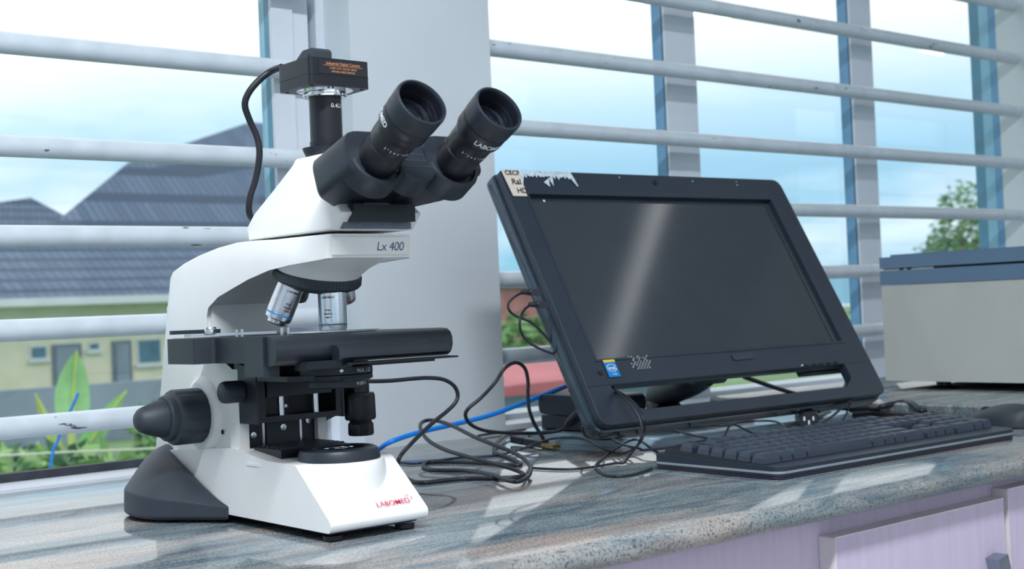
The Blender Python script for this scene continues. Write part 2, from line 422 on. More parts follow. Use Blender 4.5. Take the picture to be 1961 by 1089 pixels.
# window_2: right
w2 = empty('window_2', (2.04, 1.60, 0)); w2['kind'] = 'structure'
wpart(w2, 'sill_strip', PR, JR, 1.512, 1.585, 0, .012, M_FRAME)
wpart(w2, 'bottom_rail', PR, JR, 1.585, 1.66, .0, .020, M_FRAME)
wpart(w2, 'top_rail', PR, JR, 1.60, 1.66, WT - .05, WT, M_FRAME)
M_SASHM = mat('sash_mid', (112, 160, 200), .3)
for a, b in ((1.7160, 1.795), (2.2660, 2.339)):
    wpart(w2, 'mullion', a, b, 1.600, 1.6045, .02, WT - .05, M_FRAME, .0012)
    wpart(w2, 'gasket', a + .0002, b, 1.6045, 1.6085, .02, WT - .05, M_SASHD)
    wpart(w2, 'sash_edge', a + .0002, b, 1.6085, 1.631, .02, WT - .05, M_SASHM)  # side face of the mullion, its shade put into the blue
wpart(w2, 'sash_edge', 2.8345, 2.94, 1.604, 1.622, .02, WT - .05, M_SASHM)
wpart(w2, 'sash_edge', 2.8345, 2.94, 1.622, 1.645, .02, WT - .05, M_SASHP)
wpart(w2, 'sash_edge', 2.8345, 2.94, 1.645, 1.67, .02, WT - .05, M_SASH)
wpart(w2, 'window_frame', PR, PR + .02, 1.60, 1.66, .02, WT - .05, M_FRAME)
for a, b in ((PR + .02, 1.716), (1.795, 2.266), (2.339, 2.834)):
    wpart(w2, 'pane', a, b, 1.624, 1.628, .02, WT - .05, GLASS)
for z in (.943, .824, .704, .5830, .4640, .3465, .2280, .1105):
    b_ = bar(w2, PR - 2.04, JR - .01 - 2.04, -.045, z); b_['label'] = 'white enamelled pipe bar set into the window reveal'

# ceiling lamps; all but the crosswise one are added to brighten the room
for i, (x, y) in enumerate(((-.15, -.05), (2.69, .10), (.1, -1.6), (2.2, -1.9), (4.4, -.9), (7.2, -.9))):
    t = empty('ceiling_lamp', (x, y, CEIL - (.07 if x > 3.3 else 0)), math.pi / 2 if i == 1 else 0)
    tag(t, 'white fluorescent batten lamp on the ceiling, %s' % ('added over the counter in place of flash light', 'turned crosswise near the right windows', 'added in the first row behind the counter', 'added in the second row behind the counter', 'added in the middle of the room', 'added at the far end of the room')[i], 'lamp', 'ceiling lamps')
    obj('housing', box(BM(), -.62, .62, -.10 if i != 1 else -.04, .10 if i != 1 else .04, -.05, 0), M_FRAME, t, bevel=.008)
    for s in ((-.02, .02) if i == 1 else (-.045, .045)):
        obj('lamp_tube', lathe(BM(), [(.013, 0), (.013, 1.16)], (-.58, s, -.066), (1, 0, 0), 12), mat('tube_glow', (255, 255, 255), .5, emit=1.5), t, smooth=40)
    L = bpy.data.lights.new('lamp_light', 'AREA'); L.shape = 'RECTANGLE'; L.size = 1.16; L.size_y = .06 if i == 1 else .17; L.energy = LAMP_W[i]; L.color = (.93, .97, 1.0)
    lo = bpy.data.objects.new('lamp_light', L); COL.objects.link(lo); lo.parent = t; lo.location = (0, 0, -.085)

# ------------------------------------------------------------------ counter and cupboards
bm = BM()
prof = [(YW, 0), (.757, 0), (.7505, -.0025), (.7475, -.008), (.7475, -.014), (.750, -.019), (.756, -.022), (YW, -.022)]
prism(bm, prof, X0, 3.29, 'x')
ct = obj('countertop', bm, G, smooth=50)
tag(ct, 'polished grey granite worktop with pinkish veins along the windows', 'countertop')
bm = BM(); sx = 1.690
prism(bm, [(3.29, 0.0004), (3.29, .020), (sx + .006, .020), (sx + .001, .0175), (sx, .011), (sx + .001, .003), (sx + .003, .0004)], .80, YW - .001, 'y')
tag(obj('granite_slab', bm, G, smooth=50), 'raised granite slab under the beige and blue laboratory device', 'slab')
def cabinet(x0, x1, dz, lab, n):
    t = empty('base_cabinet', ((x0 + x1) / 2, .79, FLOOR)); tag(t, lab, 'cabinet', 'lilac cupboards under the worktop')
    hw = (x1 - x0) / 2; top = -.022 - FLOOR
    obj('cabinet_body', box(BM(), -hw, hw, .0, .66, 0, top - .0005), M_LILAC, t)
    d = obj('drawer_front', box(BM(), -hw + .004, hw - .004, -.0185, -.0003, top - .24, top - dz), M_LILAC, t)
    obj('edging', box(BM(), -hw + .0032, -hw + .0042, -.0195, -.0003, top - .24, top - dz), M_LILE, d)
    obj('edging', box(BM(), -hw + .0042, hw - .004, -.0190, -.0003, top - dz - .0002, top - dz + .0008), M_LILE, d)
    door = obj('cabinet_door', box(BM(), -hw + .004, hw - .004, -.0185, -.0003, .08, top - .25), M_LILAC, t)
    # sloping metal pull standing off the front, at the right end of the drawer
    hx = hw - .022
    hnd = obj('handle', prism(BM(), [(hx - .024, -.060), (hx - .0045, -.057), (hx + .018, -.128), (hx - .001, -.131)], -.034, -.0186, 'y', Matrix.Translation((0, 0, top - .022))), M_HAND, d, bevel=.0015)
    obj('screw_hole', lathe(BM(), [(.0036, 0), (.0036, .0006), (.0026, .0007)], (hx - .004, -.0342, top - .022 - .082), (0, -1, 0), 20), M_BLKD, hnd)
    return t
cabinet(1.031 - .004, 1.337, .0235, 'lilac cupboard under the worktop below the keyboard, long drawer with slanted pull', 0)
cabinet(1.3375, 1.643, .0150, 'lilac cupboard at the far right below the mouse, drawer set a little higher', 1)
t = empty('base_cabinet', (.0, .79, FLOOR)); tag(t, 'plain lilac cupboard side under the worktop, left of the drawers', 'cabinet', 'lilac cupboards under the worktop')
obj('cabinet_body', box(BM(), X0 + .01, 1.027, 0, .66, 0, -.0225 - FLOOR), M_LILAC, t)
t = empty('base_cabinet', (2.4, .79, FLOOR)); tag(t, 'lilac cupboard under the beige laboratory device', 'cabinet', 'lilac cupboards under the worktop')
obj('cabinet_body', box(BM(), 1.643 - 2.4, 3.28 - 2.4, 0, .66, 0, -.0225 - FLOOR), M_LILAC, t)

# ------------------------------------------------------------------ microscope (local origin: foot of the optical axis)
mic = empty('microscope', (.617, .979, 0))
tag(mic, 'white and black trinocular microscope with a digital camera on top', 'microscope')
S = 40
# --- base
def pillow(bm, poly, hw, n=14, p=6., cz=None):
    """side profile (y,z) swept across x, its edge rolled over; hw(z) half width"""
    cy = sum(a for a, b in poly) / len(poly); czz = sum(b for a, b in poly) / len(poly)
    rings = []
    for i in range(n + 1):
        t = -math.cos(math.pi * i / n)
        t = max(-.9995, min(.9995, t)); s = (1 - abs(t) ** p) ** (1 / p)
        ins = .006 * (1 - s)
        ring = []
        for a, b in poly:
            d = Vector((a - cy, b - czz)); L_ = d.length; d = d * max(0, (L_ - ins * 1.2) / L_)
            ring.append(Vector((hw(czz + d.y, cy + d.x) * t, cy + d.x, czz + d.y)))
        rings.append(ring)
    return loft(bm, rings)
poly = rpoly([(-.0585, .0085), (-.0612, .0165), (-.0085, .0606), (.040, .0615), (.105, .0690), (.262, .058), (.262, .0085)], [.004, .006, .010, .01, .004, .02, .004], 5)
base = obj('base', prism(BM(), poly, -.0488, .0488), M_WHITE, mic, bevel=.0042, seg=3, smooth=50)
obj('bottom_plate', box(BM(), -.0435, .0435, -.050, .24, .0062, .0088), mat('bottom_plate_blue', (26, 29, 66), .5), base)
for x, y in ((-.036, -.043), (.036, -.043), (-.036, .20), (.036, .20)):
    obj('foot', lathe(BM(), [(.0075, 0), (.0085, .001), (.0085, .0045)], (x, y, 0), seg=20), M_BLKD, base, smooth=40)
obj('side_rib', box(BM(), -.0496, -.048, .052, .075, .0555, .0580), M_WHITE, base, bevel=.0006)
# lamp boss and field lens
obj('lamp_boss', lathe(BM(), [(.0405, .020), (.0400, .050), (.0394, .0585), (.0382, .0604), (.030, .0608)], seg=64), M_WHITE, base, smooth=40)
coll = obj('field_lens_ring', lathe(BM(), [(.0350, .0600), (.0356, .0607), (.0351, .0665), (.0335, .0696), (.0310, .0709), (.0225, .0707), (.0195, .0680)], seg=64), M_BLK, base, smooth=35)
obj('field_lens', lathe(BM(), [(.0205, .0672), (.0185, .0692), (.012, .0702), (0, .0706)], seg=40), M_LENS, coll, smooth=60)
for k, (a, b) in enumerate(((-.010, .003), (-.004, -.003), (.006, .004), (.012, -.001))):
    obj('lens_glint', lathe(BM(), [(.0022, .0690), (.0018, .0706), (0, .0708)], (a, b, 0), seg=12), M_CHROME, coll, smooth=50)  # chrome beads standing in for glints on the field lens
gr = obj('vent_recess', box(BM(), -.034, .034, .040, .092, .060, .0680), M_BLKD, base, loc=(0, 0, .0012))
bm = BM()
for k in range(6): box(bm, -.031, .033, .043 + k * .008, .047 + k * .008, .0690, .0705)
sl = obj('vent_slats', bm, M_BLK, base); sl['kind'] = 'stuff'
# lettering on the sloping front
LX, LK = .0181, .83
fd = Vector((0, -.0527, -.0441)).normalized(); up = -fd
Mf = facing((LX, -.0085 - .0527 * LK, .0606 - .0441 * LK), (1, 0, 0), up)
text('maker_lettering', 'LABOMED', .0074, Mf @ Matrix.Translation((0, 0, .0016)), M_RED, base, 1.02, .00005)
bm = BM()
for pts in (((.0160, .0028), (.0172, .0052), (.0194, .0082), (.0180, .0052)), ((.0184, .0036), (.0200, .0020), (.0216, .0008), (.0202, .0034)), ((.0146, .0056), (.0156, .0066), (.0162, .0060), (.0152, .0050))):
    bm.faces.new([bm.verts.new(Mf @ Vector((a, b, .0017))) for a, b in pts])
obj('maker_emblem', bm, M_RED, base)
# --- black rear foot: flares from the sides of the base round the back
lip = [(-.0495, .112), (-.060, .128), (-.0760, .152), (-.0900, .168), (-.0985, .186), (-.1010, .208), (-.0960, .236), (-.0820, .262), (-.0550, .282), (0, .290)]
ridge = [(-.0494, .113, .0165), (-.0494, .129, .0215), (-.0494, .146, .0280), (-.0494, .162, .0345), (-.0494, .178, .0412), (-.0494, .194, .0480), (-.0494, .210, .0545), (-.0485, .226, .0610), (-.040, .240, .0660), (0, .252, .0680)]
def full(rows): return rows + [tuple([-r[0]] + list(r[1:])) for r in reversed(rows[:-1])]
lipf = full(lip); ridf = full(ridge)
bm = BM()
def grid(bm, rows):
    V = [[bm.verts.new(p) for p in r] for r in rows]
    for a, b in zip(V, V[1:]):
        for i in range(len(a) - 1): bm.faces.new((a[i], a[i + 1], b[i + 1], b[i]))
    return V
rows = []
n = len(lipf)
def lp(f, z, mixr=0., dz=None):
    out = []
    for (x, y), (rx, ry, rz) in zip(lipf, ridf):
        c = Vector((x * (1 - mixr) + rx * mixr, y * (1 - mixr) + ry * mixr)); out.append((c.x, c.y, z if dz is None else z + (rz - z) * dz))
    return out
rows.append([(x * .96, .19 + (y - .19) * .96, .0030) for x, y in lipf])
rows.append([(x, y, .0055) for x, y in lipf]); rows.append([(x, y, .0068) for x, y in lipf])
rows.append([(x * .992, y, .0135 + .012 * min(1, max(0, (y - .112) / .09))) for x, y in lipf]); rows.append([(x * .990, y, .0150 + .012 * min(1, max(0, (y - .112) / .09))) for x, y in lipf])
rows.append([(x * .965 - 0, .19 + (y - .19) * .97, .0165 + .0135 * min(1, max(0, (y - .112) / .09))) for x, y in lipf])
rows.append([tuple(Vector(a) * .62 + Vector(b) * .38 + Vector((0, .004, .0130 * min(1, max(0, (a[1] - .13) / .06))))) for a, b in zip(rows[5], ridf)])
rows.append([tuple(Vector(a) * .28 + Vector(b) * .72 + Vector((0, .003, .0110 * min(1, max(0, (a[1] - .13) / .06))))) for a, b in zip(rows[5], ridf)])
rows.append([tuple(r) for r in ridf])
rows.append([(x * .9, y - .004, z - .012) for x, y, z in ridf])
grid(bm, rows)
rf = obj('rear_foot', bm, M_GREY, mic, smooth=60)
md = rf.modifiers.new('s', 'SUBSURF'); md.levels = 1; md.render_levels = 2
obj('foot_pad', box(BM(), -.070, .070, .180, .255, 0, .0035), M_BLKD, rf)
# --- arm and column, one casting
prof = [(.100, .062), (.100, .1300), (.106, .137), (.140, .150), (.1560, .160), (.1560, .190), (.1520, .1985), (.128, .2100), (.096, .2155), (.0676, .2215), (.030, .2275), (-.005, .2300), (-.0595, .2318),
        (-.0605, .2515), (.028, .2530), (.060, .2545), (.094, .2548), (.130, .2525), (.165, .2480), (.198, .2415), (.222, .2345), (.229, .2290), (.238, .200), (.251, .150), (.266, .095), (.280, .040), (.270, .030)]
arm = obj('arm', pillow(BM(), prof, lambda z, y: .0430 if y > -.05 else .0430, 16, 7.), M_WHITE, mic, smooth=40)
obj('column_front', box(BM(), -.0385, .0385, .1490, .1570, .145, .1990), M_WHITE2, arm, bevel=.0015)
obj('column_panel', box(BM(), -.041, .041, .2375, .2405, .06, .20), M_WHITE2, arm)
# front frame of the focusing rail
fr_ = obj('rail_frame', box(box(box(BM(), -.0455, -.036, .092, .110, .0645, .140), .036, .0455, .092, .110, .0645, .140), -.0455, .0455, .088, .110, .0615, .0680), M_WHITE, arm, bevel=.0015)
rail = obj('focus_rail', box(BM(), -.0365, .0365, .0985, .108, .067, .150), M_BLKD, arm)
obj('slide_plate', box(BM(), -.017, .017, .0945, .0985, .067, .150), M_BLK, rail, bevel=.0008)
for x in (-.0195, .0195): obj('guide_strip', box(BM(), x - .0012, x + .0012, .0955, .0985, .068, .118), M_STEEL, rail)
for x, z in ((-.029, .079), (.029, .088), (0, .084)):
    obj('screw', lathe(BM(), [(.0032, 0), (.0030, .0012), (.0012, .0014), (.001, .0006)], (x, .098 if x else .0945, z), (0, -1, 0), 16), M_STEEL, rail, smooth=30)
obj('side_hole', lathe(BM(), [(.0022, 0), (.0022, .0006)], (-.0436, .128, .082), (-1, 0, 0), 16), M_BLKD, arm)
# label panel on the nose
obj('name_panel', box(BM(), -.0375, .0385, -.0622, -.0600, .2340, .2485), M_WHITE, arm, bevel=.0008)
text('model_lettering', 'Lx 400', .0105, facing((.0195, -.0624, .2405), (1, 0, 0), (0, 0, 1)), M_NAVY, arm, .95, 0, shear=.2)
# --- focus knobs
def focus_knob(side):
    s = side
    boss = obj('focus_boss', lathe(BM(), [(.037, 0), (.0355, .003), (.0315, .0065), (.030, .007)], (s * .0415, .165, .0965), (s, 0, 0), 48), M_WHITE, arm, smooth=60)
    k = obj('coarse_focus_knob', lathe(BM(), [(.0245, .0), (.0258, .0015), (.0258, .026), (.0245, .0285), (.0215, .030), (.0212, .0345), (.0195, .0365)], (s * .0480, .165, .0965), (s, 0, 0), 72, ribs=6, ribd=.0013, ribrange=(1, 2)), M_GREY, mic, smooth=35)
    obj('fine_focus_knob', lathe(BM(), [(.0178, .0), (.0178, .003), (.0125, .020), (.0105, .0245), (.0070, .0275), (0, .029)], (s * .0830, .165, .0965), (s, 0, 0), 60, ribs=2, ribd=.0008, ribrange=(1, 2)), M_GREY, k, smooth=50)
focus_knob(-1); focus_knob(1)
# --- stage bracket with posts and condenser focus knobs
bm = BM()
box(bm, -.043, .043, .090, .0984, .0925, .1455)                      # back plate
box(bm, -.043, -.0365, .060, .090, .0925, .1405); box(bm, .0365, .043, .060, .090, .0925, .1405)
box(bm, -.0365, .0365, .060, .090, .0925, .0975)                     # bottom strip
box(bm, -.0335, .0335, .0615, .084, .1145, .1425)                    # condenser block
box(bm, -.043, .043, .0600, .0984, .1385, .1440)
br_ = obj('stage_bracket', bm, M_BLKD, mic, bevel=.0006)
prism_left = obj('bracket_cheek', prism(BM(), [(.0590, .0915), (.0985, .0915), (.0985, .1460), (.0600, .1400)], -.0452, -.0430), M_BLK, br_, bevel=.0005)
obj('bracket_cheek', prism(BM(), [(.0590, .0915), (.0985, .0915), (.0985, .1460), (.0600, .1400)], .0430, .0452), M_BLK, br_, bevel=.0005)
for x in (-.0175, .0185):
    obj('guide_post', lathe(BM(), [(.0032, 0), (.0032, .0190)], (x, .066, .0970), seg=20), M_STEEL, br_, smooth=40)
for x in (-.026, .001):
    obj('screw', lathe(BM(), [(.0022, 0), (.0018, .0014), (0, .0016)], (x, .090, .1035), (0, -1, 0), 14), M_STEEL, br_, smooth=50)
for s in (-1, 1):
    obj('condenser_focus_knob', lathe(BM(), [(.0075, 0), (.0098, .001), (.0100, .016), (.0092, .019), (.0080, .0200)] if s < 0 else [(.0095, 0), (.0125, .002), (.0125, .020), (.009, .0225)], (s * .0452, .0865, .1205 if s < 0 else .1150), (s, 0, 0), 48, ribs=2, ribd=.0004, ribrange=(1, 2)), M_GREY, br_, smooth=40)
# --- stage
out = rpoly([(-.087, -.040), (.087, -.040), (.087, .140), (-.087, .140), (-.087, .118), (-.1045, .112), (-.1045, .056), (-.087, .053)], [.002, .002, .012, .012, .002, .010, .004, .004], 5)
stage = obj('stage', prism(BM(), out, .1480, .1700, 'z'), M_STAGE, mic, bevel=.0012, smooth=35)
bm = BM()
dp = [(-.038, .1700), (-.0455, .1695), (-.0505, .1665), (-.0530, .1615), (-.0530, .1550), (-.0505, .1495), (-.0455, .1462), (-.038, .1455)]
prism(bm, dp, -.0880, .0880)
obj('stage_front_rail', bm, M_STAGE, stage, smooth=40, bevel=.0012)
obj('slide_rail', prism(BM(), [(-.0535, .1605), (-.0625, .1600), (-.0650, .1570), (-.0650, .1500), (-.0620, .1478), (-.0535, .1480)], -.0370, .0765), M_STAGE, stage, smooth=40, bevel=.001)
obj('rack_teeth', box(box(BM(), -.030, .084, -.0655, -.050, .1440, .1456), .0, .062, -.061, -.052, .1420, .1450), M_BLKD, stage)
obj('rail_bracket', prism(BM(), [(-.040, .1485), (-.0600, .1480), (-.0570, .1420), (-.040, .1410)], -.064, -.020), M_BLK, stage, bevel=.001)
obj('stage_lug', box(BM(), -.0905, -.0760, -.036, -.004, .1375, .1696), M_BLK, stage, bevel=.0006)
obj('stage_inset', lathe(BM(), [(.036, .1701), (.036, .1706), (.030, .1707)], seg=48), M_BLKD, stage, smooth=30)
obj('glass_slide', box(BM(), -.038, .038, -.0125, .0125, .1707, .1718), mat('slide_glass', (190, 205, 215), .08, var=.02), stage)
clip = obj('slide_clip', prism(BM(), rpoly([(-.098, .088), (-.096, .080), (-.040, .028), (-.030, .034), (-.060, .072), (-.090, .098)], .004, 4), .1712, .1735, 'z'), M_STEEL, stage, smooth=30)
obj('clip_lever', prism(BM(), rpoly([(-.103, .108), (-.105, .098), (-.080, .062), (-.072, .068)], .003, 4), .1738, .1772, 'z'), M_BLK, clip, bevel=.0005)
obj('thumb_screw', lathe(BM(), [(.0052, .1725), (.0055, .1732), (.0055, .1782), (.0048, .1790), (0, .1790)], (-.082, .070, 0), seg=36, ribs=2, ribd=.0003, ribrange=(1, 2)), M_STEEL, clip, smooth=35)
for x, y in ((-.066, .052), (-.062, .050), (-.040, .020), (-.035, .018)):
    obj('stop_pin', lathe(BM(), [(.0016, .1700), (.0016, .1762), (0, .1764)], (x, y, 0), seg=14), M_STEEL, stage, smooth=40)
# --- condenser
cond = obj('condenser', lathe(BM(), [(.020, .1475), (.026, .1470), (.0260, .1420), (.0300, .1415), (.0318, .1405), (.0318, .1345), (.0300, .1340), (.0315, .1335), (.0318, .1300), (.0290, .1285), (.0262, .1280), (.0262, .1235), (.0240, .1225)], seg=64), M_BLK, mic, smooth=30)
obj('condenser_mount', prism(BM(), rpoly([(-.046, .060), (-.046, .004), (-.030, -.012), (.030, -.012), (.040, .004), (.040, .060)], .006, 4), .1300, .1345, 'z'), M_BLK, cond, bevel=.0006)
obj('iris_lever', box(BM(), -.014, .002, -.0360, -.028, .1285, .1318), M_BLKD, cond, bevel=.0008)
obj('screw', lathe(BM(), [(.0018, 0), (.0016, .0008), (0, .001)], (-.013, -.0292, .1380), (-.4, -1, 0), 12), M_STEEL, cond)
Mc = frame_to((0, 0, 0), (0, 0, 1))
def wrapz(r, ang, z):
    def f(c):
        a = ang + c.x / r; return Vector(((r + .0003) * math.cos(a), (r + .0003) * math.sin(a), z + c.y))
    return f
text('aperture_lettering', 'N.A. 1.25', .0046, None, M_PRINT, cond, 1., .00005, wrapz(.0318, math.radians(-72), .1372))
text('scale_lettering', '91250111', .0036, None, M_PRINT, cond, 1., .00006, wrapz(.0262, math.radians(-66), .1258))
# --- stage control knobs on a drop shaft
kx, ky = .065, .0635
sh = obj('stage_control_shaft', lathe(BM(), [(.0092, .1475), (.0092, .1080)], (kx, ky, 0), seg=32), M_BLKD, mic, smooth=40)
obj('stage_control_knob', lathe(BM(), [(.0125, .1118), (.0136, .1115), (.0136, .1100), (.0142, .1092), (.0145, .0885), (.0136, .0866), (.0100, .0862)], (kx, ky, 0), seg=120, ribs=2, ribd=.0005, ribrange=(3, 4)), M_BLKD, sh, smooth=30)
obj('stage_control_knob', lathe(BM(), [(.0100, .0865), (.0108, .0838), (.0118, .0828), (.0120, .0735), (.0110, .0720), (0, .0718)], (kx, ky, 0), seg=100, ribs=2, ribd=.0005, ribrange=(2, 3)), M_BLKD, sh, smooth=30)
# --- nosepiece
A18 = math.radians(17)
T = Vector((0, math.sin(A18), -math.cos(A18))); FWD = Vector((0, -math.cos(A18), -math.sin(A18))); N0 = Vector((0, .0238, .2205))
MT = Matrix((Vector((1, 0, 0)), -FWD, T)).transposed()
MT = Matrix((Vector((1, 0, 0)), T.cross(Vector((1, 0, 0))), T)).transposed().to_4x4(); MT.translation = N0
r0, r1, r2 = [], [], []
for k in range(48):
    a = 2 * math.pi * k / 48; c, s = math.cos(a), math.sin(a)
    e_ = .45
    sx_ = math.copysign(abs(c) ** .75, c); sy_ = math.copysign(abs(s) ** .75, s)
    r0.append(Vector((.0415 * sx_, .004 + .062 * sy_, .2330)))
    q = MT @ Vector((.0395 * c, 0, 0)); 
    b = N0 + Vector((1, 0, 0)) * .0378 * c + (-FWD) * .0378 * s - T * .0060
    r2.append(b); r1.append(Vector((.0415 * c, .010 + .052 * s, .2290 - .001 * c)) * .5 + (N0 + Vector((1, 0, 0)) * .0395 * c + (-FWD) * .0400 * s - T * .009) * .5)
b3 = [N0 + Vector((1, 0, 0)) * .0372 * math.cos(2 * math.pi * k / 48) + (-FWD) * .0372 * math.sin(2 * math.pi * k / 48) - T * .0040 for k in range(48)]
obj('nosepiece_mount', loft(BM(), [r0, r1, r2, b3]), M_WHITE, arm, smooth=50)
nose = obj('nosepiece', lathe(BM(), [(.0370, -.0045), (.0390, -.0030), (.0392, .0035), (.0375, .0055), (.0345, .0070), (.0300, .0095), (.015, .012)], M=MT, seg=144, ribs=2, ribd=.0007, ribrange=(1, 2)), M_GREY, mic, smooth=30)
def objective(name, phi, L, r, ringm, tip=.0085, low=False):
    """phi 0 = the one in use"""
    e1 = FWD * math.cos(phi) + Vector((1, 0, 0)) * math.sin(phi)
    d = (T * math.cos(A18) + e1 * math.sin(A18)).normalized()
    o_ = N0 + e1 * .0250 + T * .0050
    M_ = frame_to(o_, d, (0, -1, 0) if abs(d.z) > .5 else None)
    k = r / .0123
    ob = obj(name, lathe(BM(), [(.0105 * k, .0), (.0105 * k, .0025), (r * .99, .0030), (r, .0040), (r, L * .72), (r * .96, L * .725), (r * .96, L * .735), (r, L * .74), (r * .97, L * .86), (r * .90, L * .885), (tip, L * .89), (tip * .96, L * .965), (tip * .6, L), (0, L)], M=M_, seg=48), M_STEEL, nose, smooth=30)
    obj('colour_ring', lathe(BM(), [(r * 1.005, L * .745), (r * 1.005, L * .775)], M=M_, seg=48), ringm, ob, smooth=40)
    return ob, M_
ob0, Mo = objective('objective', 0, .0415, .0122, M_NAVY)
ob1, M1 = objective('objective', -math.pi / 2, .0400, .0120, M_CYAN)
ob2, M2 = objective('objective', math.pi / 2, .0230, .0110, M_RED, .006)
ob3, M3_ = objective('objective', math.pi, .0280, .0110, M_ORANGE, .006)
def otext(par, M_, r, s, size, z, target, m=M_DARKPR):
    Mi = M_.inverted(); p = Mi @ Vector(target); a0 = math.atan2(p.y, p.x)
    def f(c):
        a = a0 - c.x / r; return M_ @ Vector(((r + .0003) * math.cos(a), (r + .0003) * math.sin(a), z - c.y))
    text('lettering', s, size, None, m, par, 1., .00006, f)
tgt = Vector((-.617, -.979, .185))                                      # print turned towards the user's left
for par, M_, r in ((ob1, M1, .0120), (ob0, Mo, .0122)):
    side = M_.translation + Vector((.0, -1, 0)) * .5 + Vector((-.05 if par is ob1 else -.62, 0, 0))
    otext(par, M_, r, 'LABOMED', .0026, .008, side)
    otext(par, M_, r, 'SP Plan', .0020, .019, side); otext(par, M_, r, '40x/0.65', .0022, .0222, side); otext(par, M_, r, '160/0.17', .0018, .0253, side)
# --- head
poly = rpoly([(.072, .2540), (.0765, .2640), (.0690, .2770), (.0420, .3000), (.0240, .3175), (.0215, .3228), (-.0200, .3228), (-.0360, .3110), (-.0600, .2880), (-.0820, .2668), (-.0780, .2640), (-.0668, .2540)], [.002, .006, .012, .02, .008, .002, .004, .01, .01, .0015, .0015, .001], 4)
def hwid(z, y):
    k = min(1, max(0, (z - .262) / .06)); return .0412 * (1 - k ** 1.15) + .0195 * k ** 1.15
head = obj('head_housing', pillow(BM(), poly, hwid, 18, 9.), M_WHITE, mic, smooth=45)
obj('head_slot', box(BM(), -.0335, .0335, -.0735, -.055, .2548, .2615), mat('slot_grey', (104, 116, 130), .5), head)
D20 = Vector((0, -math.cos(math.radians(18)), math.sin(math.radians(18)))); NN = Vector((0, D20.z, -D20.y))
def seg_body(bm, cx, c0, L, hx, hn, rad, taper=1.):
    rc = rpoly([(-hx, -hn), (hx, -hn), (hx, hn), (-hx, hn)], rad, 6)
    rings = []
    for s, k in ((0, .94), (.003, 1), (L - .002, taper), (L, taper * .97)):
        rings.append([Vector((cx + a * k, 0, 0)) + Vector(c0) + D20 * (s + (max(0, (abs(cx + a * k) - .020)) * .80 if s < .01 else 0)) + NN * (b * k) for a, b in rc])
    return loft(bm, rings)
bino = obj('binocular_body', seg_body(BM(), 0, (0, -.052, .2845), .074, .026, .0145, .004), M_BLKD, mic, smooth=40)
for s in (-1, 1):
    hs = obj('prism_housing', seg_body(BM(), s * .0375, (0, -.0470, .2840), .0860, .0275, .0172, [.007, .007, .0150, .0150]), M_BLK, bino, smooth=40)
    for a in (.012, .070):
        p = Vector((s * .0225, -.0470, .2840)) + D20 * a - NN * .0172
        obj('screw', lathe(BM(), [(.0019, 0), (.0017, .0006), (.0007, .0006), (0, .0003)], p, -NN, 14), M_STEEL, hs)
obj('dovetail', box(BM(), -.0300, .0300, -.0850, -.040, .2600, .2740), M_BLKD, bino, bevel=.001)
A30 = Vector((0, -math.cos(math.radians(30)), math.sin(math.radians(30))))
obj('pupil_dial', lathe(BM(), [(.0195, -.022), (.0195, -.001), (.0185, .0), (.004, .0003)], (0, -.1300, .3045), A30, 48), M_BLK, bino, smooth=35)
bm = BM()
for q in (-.006, 0, .006):
    Md = frame_to((0, -.1300, .3045), A30); 
    vs = [Md @ Vector((a, b, .0006)) for a, b in ((-.013, q), (.013, q), (.013, q + .0004), (-.013, q + .0004))]
    bm.faces.new([bm.verts.new(v) for v in vs])
obj('dial_marks', bm, M_DARKPR, bino)
for s in (-1, 1):
    B = Vector((s * .037, -.1330, .3060)); Me = frame_to(B, A30)
    obj('tube_collar', lathe(BM(), [(.0245, -.022), (.0245, -.0050), (.0236, -.0030), (.0208, -.0025), (.0200, -.0060), (.0168, -.0060)], M=Me, seg=56), M_BLK, bino, smooth=35)
    ep = obj('eyepiece', lathe(BM(), [(.0168, -.012), (.0168, .0150), (.0160, .0160), (.0160, .0185), (.0172, .0195), (.0176, .0300), (.0186, .0345), (.0202, .0380), (.0205, .0480), (.0197, .0495), (.0202, .0510), (.0207, .0655), (.0203, .0672), (.0190, .0675), (.0182, .0660), (.0176, .0560), (.0160, .0480), (.0120, .0470)], M=Me, seg=64), M_BLKD, mic, smooth=30)
    obj('eye_cup', lathe(BM(), [(.0200, .0500), (.0209, .0512), (.0213, .0660), (.0208, .0680), (.0192, .0684), (.0183, .0668), (.0178, .0590), (.0175, .0570)], M=Me, seg=64, cap=False), M_BLK, ep, smooth=35)
    obj('eye_lens', lathe(BM(), [(.0128, .0490), (.0108, .0525), (.0075, .0550), (.004, .0561), (0, .0565)], M=Me, seg=40), M_LENS, ep, smooth=60)
    obj('lens_ring', lathe(BM(), [(.0165, .0480), (.0160, .0520), (.0135, .0530), (.0125, .0510), (.0118, .0490)], M=Me, seg=40, cap=False), M_BLK, ep, smooth=30)
    # white tick marks and lettering round the dioptre ring, on the side away from the column
    Mi = Me.inverted(); side = Mi @ (B + Vector((-.05, -.30, -.50))); a0 = math.atan2(side.y, side.x)
    def fw(r, z, Me=Me, a0=a0, da=0.):
        def f(c):
            a = a0 + da + c.x / r; return Me @ Vector(((r + .0003) * math.cos(a), (r + .0003) * math.sin(a), z + c.y))
        return f
    text('tick_marks', "I  '  I  +  I  '  I  0  I  '  I", .0032, None, M_PRINT, ep, 1., .0001, fw(.0176, .0255))
    text('eyepiece_lettering', 'LABOMED', .0062, None, M_PRINT, ep, 1., .00012, fw(.0205, .0430, da=(0 if s > 0 else -1.9)))
